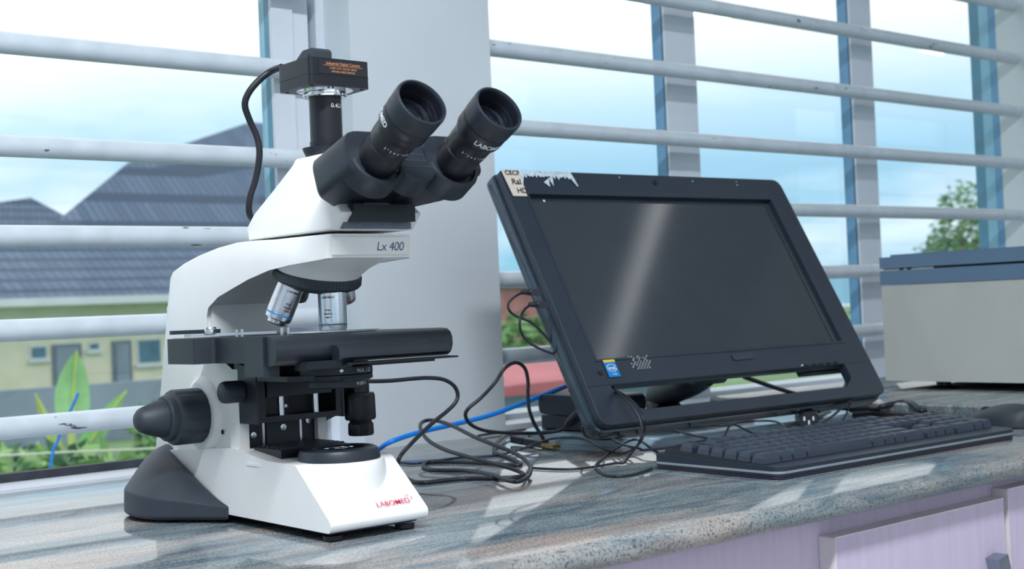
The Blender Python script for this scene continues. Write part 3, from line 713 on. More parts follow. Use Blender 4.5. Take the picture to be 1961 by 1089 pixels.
# --- trinocular port, adapter and camera
port = obj('trinocular_port', lathe(BM(), [(.0165, .3200), (.0185, .3230), (.0205, .3275), (.0212, .3300), (.0165, .3305)], seg=48), M_BLK, mic, smooth=35)
ad = obj('camera_adapter', lathe(BM(), [(.0143, .3290), (.0147, .3330), (.0147, .3355), (.0141, .3360), (.0141, .3745), (.0125, .3750)], seg=48), M_BLKD, mic, smooth=35)
text('magnification_lettering', '0.45X', .0052, None, M_PRINT, ad, 1.05, .00008, wrapz(.0141, math.radians(-76), .3655))
mount = obj('mount_ring', lathe(BM(), [(.0180, .3738), (.0190, .3748), (.0190, .3758), (.0182, .3764), (.0182, .3795), (.0245, .3798), (.0245, .3806)], seg=56), M_CHROME, mic, smooth=30)
bm = BM()
outc = rpoly([(-.0300, -.0255), (.0300, -.0255), (.0305, .0265), (-.0305, .0265)], .004, 5)
bm = prism(bm, outc, .3800, .4035, 'z')
cb = obj('camera_body', bm, M_BLKD, mic, bevel=.0009, smooth=35)
obj('camera_seam', prism(BM(), rpoly([(-.0303, -.0258), (.0303, -.0258), (.0308, .0268), (-.0308, .0268)], .004, 5), .3890, .3893, 'z'), M_BLK, cb)
obj('camera_label', box(BM(), -.0215, .0275, -.0260, -.0252, .3900, .4015), mat('label_black', (34, 32, 40), .35), cb)
lf = lambda x, z: facing((x, -.0262, z), (1, 0, 0), (0, 0, 1))
text('label_lettering', 'Industrial Digital Camera', .0034, lf(.003, .3990), M_ORANGE, cb, 1., .00004)
text('label_lettering', '5.1MP 1/2.5" COLOR CMOS', .0023, lf(.003, .3950), M_ORANGE, cb, 1., .00004)
text('label_lettering', 'APTINA CMOS SENSOR', .0023, lf(.003, .3922), M_ORANGE, cb, 1., .00004)
obj('label_line', box(BM(), -.0165, .0225, -.0263, -.0261, .3970, .3973), M_ORANGE, cb)
for x, y in ((-.025, -.020), (.025, -.020), (-.025, .021), (.025, .021)):
    obj('screw', lathe(BM(), [(.0017, 0), (.0015, .0005), (0, .0003)], (x, y, .3800), (0, 0, -1), 12), M_BLK, cb)
# usb socket block and plug on the top
pl = obj('plug', prism(BM(), rpoly([(.000, .4035), (.000, .4150), (.004, .4180), (.020, .4180), (.036, .4090), (.040, .4035)], [0, .002, .003, .004, .004, 0], 4), -.0085, .0085), M_GREY, cb, bevel=.001, smooth=40)
obj('plug_button', box(BM(), -.0092, -.0084, .010, .0145, .4050, .4130), M_BLK, pl, bevel=.0003)
# ------------------------------------------------------------------ all-in-one computer
PHI, TILT = -.0466, .5169
U = Vector((math.cos(PHI), math.sin(PHI), 0)); BK = Vector((-math.sin(PHI), math.cos(PHI), 0))
V = Vector((0, 0, math.cos(TILT))) + BK * math.sin(TILT); NF = U.cross(V)     # NF points out of the screen
A0 = Vector((1.0701, 1.1235, .042)); MW, MH = .5348, .3695
foot = Vector((1.37, 1.33, .0131))
pc = empty('computer', foot)
tag(pc, 'black all-in-one computer with a tilted dark screen and handle-like lower bar', 'computer')
MM = Matrix((U, V, NF)).transposed().to_4x4(); MM.translation = A0 - foot
def mp_(w=0.): return MM @ Matrix.Translation((0, 0, w))
outer = rpoly([(0, 0), (MW, 0), (MW, MH), (0, MH)], [.016, .016, .016, .010], 6)
scr = [(.0320, .0870), (.4945, .0870), (.4945, .3320), (.0320, .3320)]
hand = rpoly([(.0350, .0512), (.0720, .0165), (.4560, .0165), (.4760, .0300), (.4760, .0512)], [.003, .018, .012, .010, .003], 5)
bez = plate('bezel', [outer], [scr, hand], .014, M_MON, pc, mp_(-.014), .0012)
plate('body_seam', [rpoly([(.0010, .0520), (MW - .001, .0520), (MW - .001, .0526), (.0010, .0526)], 0)], [], .0003, M_BLKD, bez, mp_(.0001))
# raised rim round the screen (top and right lips show)
plate('screen_rim', [rpoly([(.0290, .0840), (.5010, .0840), (.5010, .3390), (.0290, .3390)], .003)], [[(.0330, .0872), (.4935, .0872), (.4935, .3312), (.0330, .3312)]], .0016, M_MON, bez, mp_(-.0006), .0005)
scn = obj('screen', box(BM(), .0305, .4960, .0855, .3335, -.0120, -.0075, MM), M_SCR, pc)
# glossy side band and the back shell
plate('side_band', [rpoly([(-.0035, -.004), (MW + .001, -.004), (MW + .001, MH + .002), (-.0035, MH + .002)], [.018, .018, .016, .012], 6)], [rpoly([(.0200, .0640), (.0300, .0050), (.4900, .0050), (.5050, .0150), (.5050, .0640)], [.003, .012, .008, .008, .003], 5), rpoly([(.02, .074), (MW - .02, .074), (MW - .02, MH - .02), (.02, MH - .02)], .005)], .018, M_MONG, pc, mp_(-.0300), .003)
bm = BM()
shell = [rpoly([(a, .055 + b), (MW - a, .055 + b), (MW - a, MH - b), (a, MH - b)], .02, 5) for a, b in ((.004, .008), (.008, .022), (.05, .05), (.12, .08))]
rings = [[MM @ Vector((x, y, w)) for x, y in s] for s, w in zip(shell, (-.014, -.032, -.050, -.058))]
back = obj('back_shell', loft(bm, rings), M_BLK, pc, smooth=50)
# lettering, stickers and marks on the bezel
lab = plate('paper_label', [[(.0030, .3690 - .0005), (.0300, .3690 - .0005), (.0300, .3400), (.0285, .3270), (.0060, .3270)]], [], .0003, M_TAPE, bez, mp_(.0012))
bm = BM()
rnd = random.Random(3); pts = [(.0295, .3685), (.1190, .3685), (.1210, .3600), (.1230, .3450), (.1205, .3450), (.1150, .3580)]
x = .112
while x > .036:
    pts.append((x, .3560 + rnd.uniform(-.002, .004))); pts.append((x - .003, .3590 + rnd.uniform(0, .003))); x -= .006
    if abs(x - .082) < .004: pts += [(.080, .3440), (.077, .3560), (.0735, .3430), (.066, .3500)]
pts += [(.0295, .345)]
bm.faces.new([bm.verts.new(MM @ Vector((a, b, .0014))) for a, b in pts])
obj('torn_paper', bm, M_TORN, bez)
def mtext(s, size, u, v, m=M_INK, par=None, shear=0., bold=0., w=.0020, sp=1.):
    return text('lettering', s, size, MM @ Matrix.Translation((u, v, w)), m, par or lab, sp, bold, None, shear)
mtext('CECF', .0100, .0190, .3630, shear=.1, bold=.00025); mtext('Ral', .0125, .0200, .3490, shear=.15, bold=.00025); mtext('HD', .0110, .0235, .3350, shear=.05, bold=.00025)
obj('paint_fleck', lathe(BM(), [(.0020, 0), (.0008, .0005), (0, .0005)], MM @ Vector((.062, .3265, -.0074)), NF, 5), M_PRINT, bez)
for u, v in ((.205, .3625), (.345, .3600), (.437, .3620), (.435, .3560)):
    obj('paint_fleck', lathe(BM(), [(.0011, 0), (.0004, .0004), (0, .0004)], MM @ Vector((u, v, .001)), NF, 6), M_PRINT, bez)
webc = obj('webcam', lathe(BM(), [(.0036, 0), (.0036, .0006), (.0026, .0008), (.0022, .0002), (0, .0004)], MM @ Vector((.269, .3555, .0010)), NF, 24), M_BLKD, bez, smooth=30)
st = plate('blue_sticker', [rpoly([(.0400, .0615), (.0585, .0615), (.0585, .0850), (.0400, .0850)], .001)], [], .0003, mat('sticker_blue', (0, 124, 196), .4, var=.05), bez, mp_(.0012))
st['label'] = 'blue sticker with white lettering'
plate('sticker_band', [[(.0400, .0818), (.0585, .0818), (.0585, .0850), (.0400, .0850)]], [], .0003, mat('sticker_yellow', (222, 190, 60), .4), st, mp_(.0014))
mtext('intel', .0066, .0492, .0735, M_PRINT, st, bold=.0001); mtext('inside', .0034, .0500, .0652, M_PRINT, st)
bm = BM()
for k in range(40):
    a0_, a1_ = 2 * math.pi * k / 40 * .93 + .3, 2 * math.pi * (k + 1) / 40 * .93 + .3
    q = [(math.cos(a0_) * .0078, math.sin(a0_) * .0052), (math.cos(a1_) * .0078, math.sin(a1_) * .0052), (math.cos(a1_) * .0070, math.sin(a1_) * .0046), (math.cos(a0_) * .0070, math.sin(a0_) * .0046)]
    bm.faces.new([bm.verts.new(MM @ Vector((.0492 + c, .0737 + d, .0020))) for c, d in q])
obj('sticker_swirl', bm, M_PRINT, st)
bm = BM()
for i in range(14):
    for j in range(9):
        if (i + j) % 2 or rnd.random() < (.12 if 2 < i < 12 else .55): continue
        if (j in (0, 8)) and rnd.random() < .5: continue
        a, b = .0830 + i * .0025, .0668 + j * .0024
        k1, k2 = .0021 * rnd.uniform(.75, 1.1), .0021 * rnd.uniform(.75, 1.1)
        bm.faces.new([bm.verts.new(MM @ Vector((c, d, .0012))) for c, d in ((a, b), (a + k1, b), (a + k1, b + k2), (a, b + k2))])
ck = obj('chequered_residue', bm, mat('foil_grey', (170, 172, 178), .4, .3, var=.2, scale=300), bez); ck['kind'] = 'stuff'
obj('port_dot', lathe(BM(), [(.0036, 0), (.0034, .0003), (0, .0003)], MM @ Vector((.0300, .0690, .0008)), NF, 20), M_BLKD, bez)
plate('worn_logo', [rpoly([(.262, .0705), (.303, .0705), (.303, .0795), (.262, .0795)], .004)], [], .0002, mat('worn_patch', (44, 54, 70), .6, var=.3, scale=200), bez, mp_(.0012))
for k in range(5):
    obj('button', box(BM(), .392 + k * .0155, .400 + k * .0155, .0530, .0555, .0008, .0022, MM), M_BLKD, bez)
    obj('button_mark', box(BM(), .395 + k * .0155, .397 + k * .0155, .0625, .0640, .0008, .0014, MM), M_DARKPR, bez)
obj('led', box(BM(), .3845, .3875, .0535, .0550, .0008, .0022, MM), M_PRINT, bez)
# stand
inv = lambda p: Vector(p) - foot
hub = MM @ Vector((.262, .080, -.052))
neck = obj('stand_neck', tube(BM(), [hub, hub + BK * .03 + Vector((0, 0, -.012)), Vector((.02, .005, .035)), Vector((.015, -.01, .012))], .020, 20, 6, lambda t: .017 + .007 * t), M_BLK, pc, smooth=50)
obj('hinge', lathe(BM(), [(.011, 0), (.013, .003), (.013, .057), (.011, .06)], hub + U * -.030 - V * .002, U, 28), M_BLKD, neck, smooth=35)
obj('stand_foot', prism(BM(), rpoly([(-.10, -.085), (.13, -.085), (.16, .05), (-.08, .05)], .03, 6), 0, .0085, 'z'), M_BLK, pc, bevel=.002, smooth=40)
obj('rear_vent', box(BM(), .42, .52, .056, .075, -.040, -.028, MM), M_BLKD, back)

# grey tray and the flat black box on it, under the computer
tr = obj('tray', prism(BM(), rpoly([(-.225, -.16), (.225, -.16), (.225, .13), (-.225, .13)], .07, 10), 0, .010, 'z'), M_TRAY, None, bevel=.003, seg=3, smooth=40, loc=(1.41, 1.312, .0003))
tag(tr, 'pale blue-grey flat tray with rounded corners under the black computer', 'tray')
rim = plate('tray_rim', [rpoly([(-.222, -.157), (.222, -.157), (.222, .127), (-.222, .127)], .068, 10)], [rpoly([(-.200, -.135), (.200, -.135), (.200, .105), (-.200, .105)], .055, 10)], .003, M_TRAY, tr, Matrix.Translation((0, 0, .0095)), .001)
bxr = empty('black_box', (1.30, 1.345, .0131)); tag(bxr, 'flat black two-tier box with rounded ends behind the left side of the computer', 'box')
obj('lower_tier', prism(BM(), rpoly([(-.070, -.055), (.0, -.055), (.0, .075), (-.070, .075)], .008, 5), 0, .0185, 'z'), M_BLK, bxr, bevel=.002, smooth=40)
obj('upper_tier', prism(BM(), rpoly([(-.056, .0195), (.078, .0195), (.078, .0470), (-.056, .0470)], .011, 6), -.068, .012), M_BLK, bxr, bevel=.0015, smooth=40)
obj('socket', box(BM(), -.0715, -.066, -.045, -.005, .0200, .0360), M_BLKD, bxr, bevel=.001)

# ------------------------------------------------------------------ keyboard
kb = empty('keyboard', (1.0535, .852, 0), math.radians(-.9)); KW, KD = .4450, .180
tag(kb, 'black computer keyboard with a grey stripe round its edge, in front of the computer', 'keyboard')
def slope(me, z0):
    for v in me.vertices:
        if v.co.z > z0: v.co.z += (v.co.y / KD) * .003 + .0015 * max(0, 1 - (v.co.y / .02)) * -1
def kout(g, r): return rpoly([(g, g), (KW - g, g), (KW - g, KD - g), (g, KD - g)], r, 6)
b_ = obj('case', prism(BM(), kout(.0, .014), .0040, .0140, 'z'), M_MON, kb, bevel=.0022, seg=3, smooth=45); slope(b_.data, .012)
obj('case_bottom', prism(BM(), kout(.0008, .013), .0006, .0042, 'z'), mat('case_bottom_plastic', (36, 34, 52), .4), b_, bevel=.0008, smooth=40)
obj('stripe', prism(BM(), kout(-.0005, .0145), .0062, .0086, 'z'), M_SILV, b_, bevel=.0005, smooth=40)
bed = obj('key_bed', loft(BM(), [[Vector(p) for p in ((.006, .024, .010), (KW - .006, .024, .010), (KW - .006, KD - .010, .010), (.006, KD - .010, .010))], [Vector(p) for p in ((.008, .026, .0135), (KW - .008, .026, .0135), (KW - .008, KD - .014, .0225), (.008, KD - .014, .0225))]]), M_BLKD, b_)
u = .0190
KM = {}
def keymesh(w, d):
    kk = (round(w, 3), round(d, 3))
    if kk in KM: return KM[kk]
    bm = BM(); a, b = w * u - .0020, d * u - .0018
    R = []
    for z, i, c in ((0, 0, 0), (.0050, .0010, 0), (.0098, .0026, .0004)):
        R.append([Vector((x, y, z)) for x, y in ((i, i * .8), (a - i, i * .8), (a - i, b - i * .9), (i, b - i * .9))])
    loft(bm, R)
    for f in bm.faces: f.smooth = False
    bmesh.ops.bevel(bm, geom=[e_ for e_ in bm.edges if all(v.co.z > .009 for v in e_.verts)], offset=.0008, segments=1, affect='EDGES')
    bmesh.ops.recalc_face_normals(bm, faces=bm.faces)
    me = bpy.data.meshes.new('key'); bm.to_mesh(me); bm.free(); me.materials.append(M_KEY); KM[kk] = me; return me
x0k, y0k = .0090, .0270
def key(x, row, w=1., d=1.):
    o = bpy.data.objects.new('key', keymesh(w, d)); COL.objects.link(o); o.parent = kb
    y = y0k + row * u + (.006 if row >= 5 else 0)
    o.location = (x0k + x * u, y, .0123 + (y / KD) * .0105); o.rotation_euler = (math.radians(2.5 + (row - 2) * .8), 0, 0)
rows_ = [[1.5, 1, 1.25, 6.0, 1.25, 1, 1, 2.0], [2.25] + [1] * 10 + [2.75], [1.75] + [1] * 11 + [2.25], [1.5] + [1] * 12 + [1.5], [1] * 13 + [2]]
for r_, ws in enumerate(rows_):
    x = 0.
    for w in ws: key(x, r_, w); x += w
for x in (0, 2, 3, 4, 5, 6.5, 7.5, 8.5, 9.5, 11, 12, 13, 14): key(x, 5)
for x in (15.25, 16.25, 17.25):
    key(x, 5); key(x, 4); key(x, 3); key(x, 0)
key(16.25, 1)
for r_ in (1, 2, 3): 
    for x in (18.5, 19.5, 20.5): key(x, r_)
for x in (18.5, 19.5, 20.5, 21.5): key(x, 4)
key(18.5, 0, 2); key(20.5, 0); key(21.5, 0, 1, 2); key(21.5, 2, 1, 2)

# ------------------------------------------------------------------ mouse
ms = empty('computer_mouse', (1.632, .938, 0), math.radians(-14)); tag(ms, 'black computer mouse beside the right end of the keyboard', 'mouse')
bm = BM(); R = []
for i in range(15):
    t = i / 14; yy = -.056 + .112 * t
    hw_ = .0305 * (1 - abs(2 * t - 1) ** 3.2) ** .5 + .001; hh_ = .0270 * math.sin(math.pi * min(1, (.12 + .88 * t) ** .8)) ** .6 * (1 - .15 * t) + .003
    R.append([Vector((hw_ * math.cos(a), yy, .002 + max(0, math.sin(a)) ** .8 * hh_ * (1 if math.sin(a) > 0 else 0))) for a in [math.pi * k / 14 for k in range(15)]])
mo = obj('mouse_shell', loft(bm, R), M_GREY, ms, smooth=60)
obj('mouse_base', prism(BM(), rpoly([(-.026, -.050), (.026, -.050), (.026, .050), (-.026, .050)], .02, 6), 0.0003, .006, 'z'), M_BLKD, ms)
obj('scroll_wheel', lathe(BM(), [(.009, -.0035), (.011, -.002), (.011, .002), (.009, .0035)], (0, .030, .0135), (1, 0, 0), 24), M_BLKD, ms, smooth=40)

# ------------------------------------------------------------------ lab device on the raised slab
dv = empty('centrifuge', (2.13, 1.135, .020)); tag(dv, 'beige boxy laboratory centrifuge with a slate blue lid at the right edge', 'centrifuge')
hx, y0_, y1_ = .205, -.215, .185
obj('cabinet', box(BM(), -hx, hx, y0_, y1_, .0145, .1760), M_BOXB, dv, bevel=.003)
obj('blue_band', box(BM(), -hx - .0015, hx, y0_ - .001, y1_ + .001, .1765, .2005), M_BOXT, dv, bevel=.003)
lidd = obj('lid', box(BM(), -hx - .0015, hx, y0_ - .001, y1_ + .001, .2045, .2235), M_BOXT, dv, bevel=.005, seg=3)
obj('lid_top', box(BM(), -hx + .012, hx - .012, y0_ + .012, y1_ - .012, .2232, .2275), M_BOXT, lidd, bevel=.002)
obj('gap_shadow', box(BM(), -hx + .004, hx - .004, y0_ + .004, y1_ - .10, .2003, .2048), M_BLKD, dv)
obj('lid_gasket', box(BM(), -hx + .002, hx - .01, y1_ - .10, y1_ - .004, .2003, .2048), M_BOXB, dv)
for y in (y1_ - .055, y1_ - .040): obj('hinge_pin', box(BM(), -hx - .001, -hx + .006, y - .003, y + .003, .2003, .2048), M_BLKD, dv)
for y in (.100, -.070):
    obj('foot', lathe(BM(), [(.026, 0), (.028, .002), (.018, .005), (.012, .006), (.012, .0146)], (-hx + .04, y, 0.0002), seg=24), M_BLKD, dv, smooth=35)
    obj('foot', lathe(BM(), [(.026, 0), (.028, .002), (.018, .005), (.012, .006), (.012, .0146)], (hx - .04, y, 0.0002), seg=24), M_BLKD, dv, smooth=35)

# ------------------------------------------------------------------ cables
def cable(name, lab, pts, r, m=M_RUB, cat='cable', group=None, n=6):
    o0 = Vector(pts[0]); t = obj(name, tube(BM(), [Vector(p) - o0 for p in pts], r, 10, n), m, None, smooth=60, loc=o0)
    tag(t, lab, cat, group); return t
c_CAM = cable('camera_cable', 'black cable hanging from the plug on the microscope camera', [(0.5965, 1.015, 0.4054), (0.5946, 1.03, 0.4041), (0.5866, 1.035, 0.3977), (0.5774, 1.04, 0.3862), (0.575, 1.045, 0.3751), (0.5819, 1.05, 0.3622), (0.5886, 1.05, 0.3476), (0.5905, 1.05, 0.3322), (0.5887, 1.055, 0.3115), (0.5844, 1.06, 0.293), (0.5865, 1.065, 0.2793), (0.599, 1.075, 0.2697)], .0030)
c_A = cable('usb_cable', 'thick black usb cable coiled in loops right of the microscope base', [(0.8065, 1.22, 0.1114), (0.8124, 1.22, 0.1106), (0.8426, 1.225, 0.1091), (0.8769, 1.23, 0.109), (0.9006, 1.23, 0.1084), (0.9213, 1.23, 0.105), (0.9356, 1.23, 0.0969), (0.9408, 1.23, 0.0861), (0.9362, 1.23, 0.0766), (0.9226, 1.23, 0.0673), (0.9023, 1.225, 0.0589), (0.8807, 1.22, 0.0483), (0.856, 1.21, 0.0373), (0.8293, 1.19, 0.03), (0.8246, 1.1901, 0.022), (0.83, 1.1975, 0.013), (0.8343, 1.1945, 0.006), (0.8279, 1.169, 0.0025), (0.8293, 1.1505, 0.0025), (0.8479, 1.1455, 0.0025), (0.8731, 1.1387, 0.0025), (0.8918, 1.1137, 0.0025), (0.9095, 1.0972, 0.0025), (0.9252, 1.0989, 0.003), (0.9291, 1.1108, 0.006), (0.9251, 1.1346, 0.011), (0.9253, 1.1844, 0.016), (0.9287, 1.2412, 0.022), (0.9397, 1.2887, 0.029), (0.9597, 1.3306, 0.036), (0.9861, 1.3702, 0.041), (1.0053, 1.3854, 0.044), (1.0142, 1.3768, 0.044), (1.0001, 1.3228, 0.041), (0.9689, 1.2385, 0.034), (0.9603, 1.1864, 0.027), (0.9598, 1.1522, 0.02), (0.9505, 1.1222, 0.014), (0.9332, 1.0957, 0.009), (0.901, 1.063, 0.0065), (0.8726, 1.044, 0.0065), (0.8743, 1.064, 0.006), (0.8987, 1.122, 0.005), (0.9167, 1.1846, 0.003), (0.9083, 1.2154, 0.0025), (0.9021, 1.2351, 0.0025), (0.9166, 1.2703, 0.0025), (0.9381, 1.2963, 0.0025), (0.9514, 1.2951, 0.0025), (0.9641, 1.267, 0.0025), (0.9736, 1.2358, 0.0025), (0.9787, 1.2002, 0.0025), (0.984, 1.177, 0.0025), (0.9993, 1.1921, 0.0025), (1.0295, 1.2489, 0.0025), (1.0491, 1.2968, 0.0025), (1.0809, 1.3402, 0.004), (1.1366, 1.3965, 0.006), (1.1934, 1.4456, 0.006), (1.2227, 1.4557, 0.006), (1.2087, 1.4148, 0.006), (1.1704, 1.3788, 0.006), (1.1441, 1.3313, 0.006)], .0024)
c_B = cable('power_cable', 'black power cable arching up between pier and computer, barrel plug at its end', [(1.132, 1.299, 0.01), (1.1256, 1.3, 0.0212), (1.1169, 1.3, 0.0338), (1.1053, 1.295, 0.0526), (1.1038, 1.295, 0.0715), (1.1049, 1.295, 0.0901), (1.1011, 1.295, 0.1056), (1.0908, 1.295, 0.1137), (1.0787, 1.295, 0.114), (1.0647, 1.295, 0.1067), (1.053, 1.3, 0.0901), (1.03, 1.3, 0.0734), (1.0144, 1.305, 0.062), (1.0127, 1.31, 0.0529), (1.0241, 1.315, 0.0407), (1.0496, 1.32, 0.0304), (1.0936, 1.33, 0.0228), (1.1404, 1.33, 0.018), (1.167, 1.32, 0.0177), (1.17, 1.305, 0.0217), (1.1694, 1.295, 0.0262)], .0024)
c_Cc = cable('loose_cable', 'short black cable lying along the foot of the white pier', [(1.1775, 1.4961, 0.003), (1.2019, 1.503, 0.003), (1.2399, 1.503, 0.003), (1.2772, 1.503, 0.003), (1.3295, 1.503, 0.003), (1.3568, 1.503, 0.004)], .0017)
c_D = cable('thin_cable', 'thin black cable running from behind the microscope up over the computer bar', [(0.9233, 1.3737, 0.002), (0.9295, 1.3584, 0.002), (0.9256, 1.3269, 0.002), (0.9297, 1.306, 0.002), (0.9555, 1.304, 0.002), (0.9965, 1.3063, 0.002), (1.0173, 1.2925, 0.002), (1.0395, 1.2839, 0.002), (1.0764, 1.2924, 0.003), (1.0951, 1.2781, 0.01), (1.1357, 1.2886, 0.013), (1.1499, 1.2692, 0.014), (1.1433, 1.2345, 0.014), (1.1146, 1.1842, 0.013), (1.1105, 1.161, 0.008), (1.1185, 1.1474, 0.004), (1.1179, 1.128, 0.008), (1.0956, 1.09, 0.0209), (1.1004, 1.085, 0.0344), (1.0942, 1.08, 0.0499), (1.1003, 1.095, 0.0637), (1.1029, 1.115, 0.0748), (1.1161, 1.145, 0.0796), (1.1328, 1.17, 0.0801)], .0015)
c_E = cable('mouse_cable', 'thin black cable lying flat right of the coil and rising to the computer corner', [(0.9783, 1.145, 0.002), (0.9833, 1.118, 0.002), (0.9932, 1.0985, 0.002), (1.0109, 1.0906, 0.002), (1.0369, 1.0911, 0.002), (1.0589, 1.0929, 0.002), (1.0604, 1.0811, 0.003), (1.0827, 1.0959, 0.006), (1.1016, 1.1054, 0.012), (1.0806, 1.075, 0.0242), (1.0808, 1.07, 0.0369), (1.0824, 1.075, 0.0532), (1.0835, 1.09, 0.0673), (1.1009, 1.125, 0.0779), (1.1246, 1.16, 0.0798)], .0015)
c_Fl = cable('keyboard_cable', 'thin black cable looping on the granite left of the keyboard corner', [(1.0442, 1.0212, 0.002), (1.0181, 1.0102, 0.002), (0.9901, 1.0041, 0.002), (0.978, 1.0135, 0.002), (0.9845, 1.035, 0.002), (1.0037, 1.0647, 0.002), (1.0263, 1.0917, 0.002), (1.0598, 1.1212, 0.002), (1.1141, 1.1612, 0.003), (1.1107, 1.1407, 0.012), (1.1488, 1.1641, 0.014), (1.1673, 1.1675, 0.015), (1.1477, 1.1351, 0.015), (1.1324, 1.106, 0.01), (1.1267, 1.0868, 0.006)], .0015)
c_G = cable('looped_cable', 'thin black cable looped on the grey tray under the computer corner', [(1.1001, 1.17, 0.0579), (1.0916, 1.17, 0.0499), (1.0832, 1.17, 0.0414), (1.0811, 1.17, 0.0324), (1.1701, 1.2575, 0.014), (1.1551, 1.2238, 0.014), (1.1621, 1.2101, 0.014), (1.1847, 1.2158, 0.014), (1.2211, 1.235, 0.014), (1.264, 1.2598, 0.014), (1.2942, 1.2714, 0.014), (1.3062, 1.2612, 0.014), (1.2946, 1.2254, 0.014), (1.2758, 1.1974, 0.014), (1.2399, 1.1295, 0.014), (1.2204, 1.0953, 0.014), (1.1911, 1.0854, 0.014), (1.1574, 1.0791, 0.014), (1.1311, 1.0872, 0.012), (1.1078, 1.0975, 0.012), (1.1164, 1.1093, 0.012), (1.1146, 1.1282, 0.014), (1.1464, 1.1803, 0.014), (1.1858, 1.2362, 0.016), (1.1052, 1.16, 0.0352), (1.1031, 1.16, 0.0412)], .0015)
c_USB1 = cable('side_cable', 'upper thin black cable plugged into the left edge of the computer', [(1.0358, 1.215, 0.2035), (1.0303, 1.225, 0.1984), (1.0241, 1.23, 0.1911), (1.0236, 1.23, 0.1834), (1.0314, 1.23, 0.1761), (1.0398, 1.225, 0.1715), (1.05, 1.22, 0.1661), (1.0599, 1.215, 0.1558), (1.0698, 1.21, 0.1427), (1.0759, 1.205, 0.1297), (1.0801, 1.2, 0.1168), (1.0882, 1.195, 0.1058), (1.0966, 1.19, 0.099)], .0016)
c_USB2 = cable('side_cable', 'lower thin black cable plugged into the left edge of the computer', [(1.0383, 1.205, 0.1881), (1.0374, 1.215, 0.1832), (1.0343, 1.22, 0.1751), (1.0316, 1.22, 0.1655), (1.0332, 1.22, 0.1557), (1.0397, 1.22, 0.1463), (1.0478, 1.215, 0.1382), (1.0598, 1.21, 0.1313), (1.0719, 1.205, 0.1264), (1.0822, 1.2, 0.1202), (1.0906, 1.195, 0.1141), (1.0953, 1.19, 0.1089)], .0016)
c_BLUE = cable('network_cable', 'bright blue network cable running from the microscope up behind the computer', [(0.9319, 1.4286, 0.0035), (0.9554, 1.4446, 0.0035), (0.9909, 1.475, 0.0035), (0.9848, 1.44, 0.0151), (1.0145, 1.44, 0.0212), (1.049, 1.44, 0.0256), (1.0933, 1.44, 0.0294), (1.1446, 1.435, 0.0359), (1.1881, 1.43, 0.0449), (1.2387, 1.42, 0.0589), (1.2715, 1.4, 0.0711), (1.2942, 1.38, 0.0811)], .0033, M_BLUE)
c_PW1 = cable('extension_cable', 'thick black power cord lying behind the keyboard with a two-slot plug', [(1.4854, 1.1327, 0.016), (1.5753, 1.1844, 0.012), (1.6477, 1.2161, 0.006), (1.6542, 1.1958, 0.005), (1.6752, 1.1832, 0.006), (1.68, 1.162, 0.006), (1.6709, 1.1267, 0.006), (1.6626, 1.0827, 0.006), (1.673, 1.0768, 0.006)], .0040)
c_PW2 = cable('extension_cable', 'thick black power cord humped up against the granite slab edge', [(1.5925, 1.2078, 0.02), (1.6442, 1.2244, 0.013), (1.6624, 1.2042, 0.012), (1.678, 1.1852, 0.012), (1.678, 1.1699, 0.012), (1.678, 1.1569, 0.016), (1.7089, 1.1434, 0.02), (1.6852, 1.112, 0.02), (1.6693, 1.0892, 0.013), (1.6755, 1.0834, 0.012)], .0040)
c_TH = cable('tied_cable', 'thin black cable hanging from the right end of the computer bar to the keyboard', [(1.5371, 1.11, 0.0393), (1.505, 1.1, 0.0324), (1.47, 1.09, 0.0241), (1.4291, 1.075, 0.0189), (1.3959, 1.065, 0.0152), (1.3666, 1.055, 0.0143)], .0017)
c_TH2 = cable('tied_cable', 'thinner black cable end dropping straight behind the keyboard keys', [(1.5354, 1.11, 0.0405), (1.5222, 1.105, 0.0288), (1.4901, 1.09, 0.0172), (1.4554, 1.075, 0.0115)], .0013)
c_LOOP = cable('curled_cable', 'thin black cable curled on the tray behind the keyboard', [(1.3743, 1.285, 0.016), (1.3566, 1.2347, 0.016), (1.3399, 1.1871, 0.016), (1.3523, 1.1766, 0.016), (1.3858, 1.1876, 0.016), (1.4117, 1.1826, 0.016), (1.4226, 1.1652, 0.016), (1.4171, 1.1434, 0.015), (1.379, 1.1031, 0.014), (1.3347, 1.0696, 0.013)], .0015)
c_LOOP2 = cable('bent_cable', 'thin black cable bent into a peak on the tray edge behind the keyboard', [(1.2095, 1.0656, 0.012), (1.2205, 1.0675, 0.02), (1.2577, 1.0928, 0.026), (1.2807, 1.1042, 0.026), (1.2927, 1.0999, 0.02), (1.2874, 1.0747, 0.014), (1.2951, 1.0618, 0.012)], .0014)
c_DIAG = cable('slanting_cable', 'black cable slanting down behind the opening of the computer bar', [(1.5343, 1.3, 0.067), (1.5694, 1.3, 0.0565), (1.6054, 1.3, 0.0458), (1.6422, 1.3, 0.0359), (1.6686, 1.3, 0.0292)], .0035)

def cpart(par, name, bm, m, **k):
    o = obj(name, bm, m, par, **k); o.data.transform(Matrix.Translation(-par.location)); return o
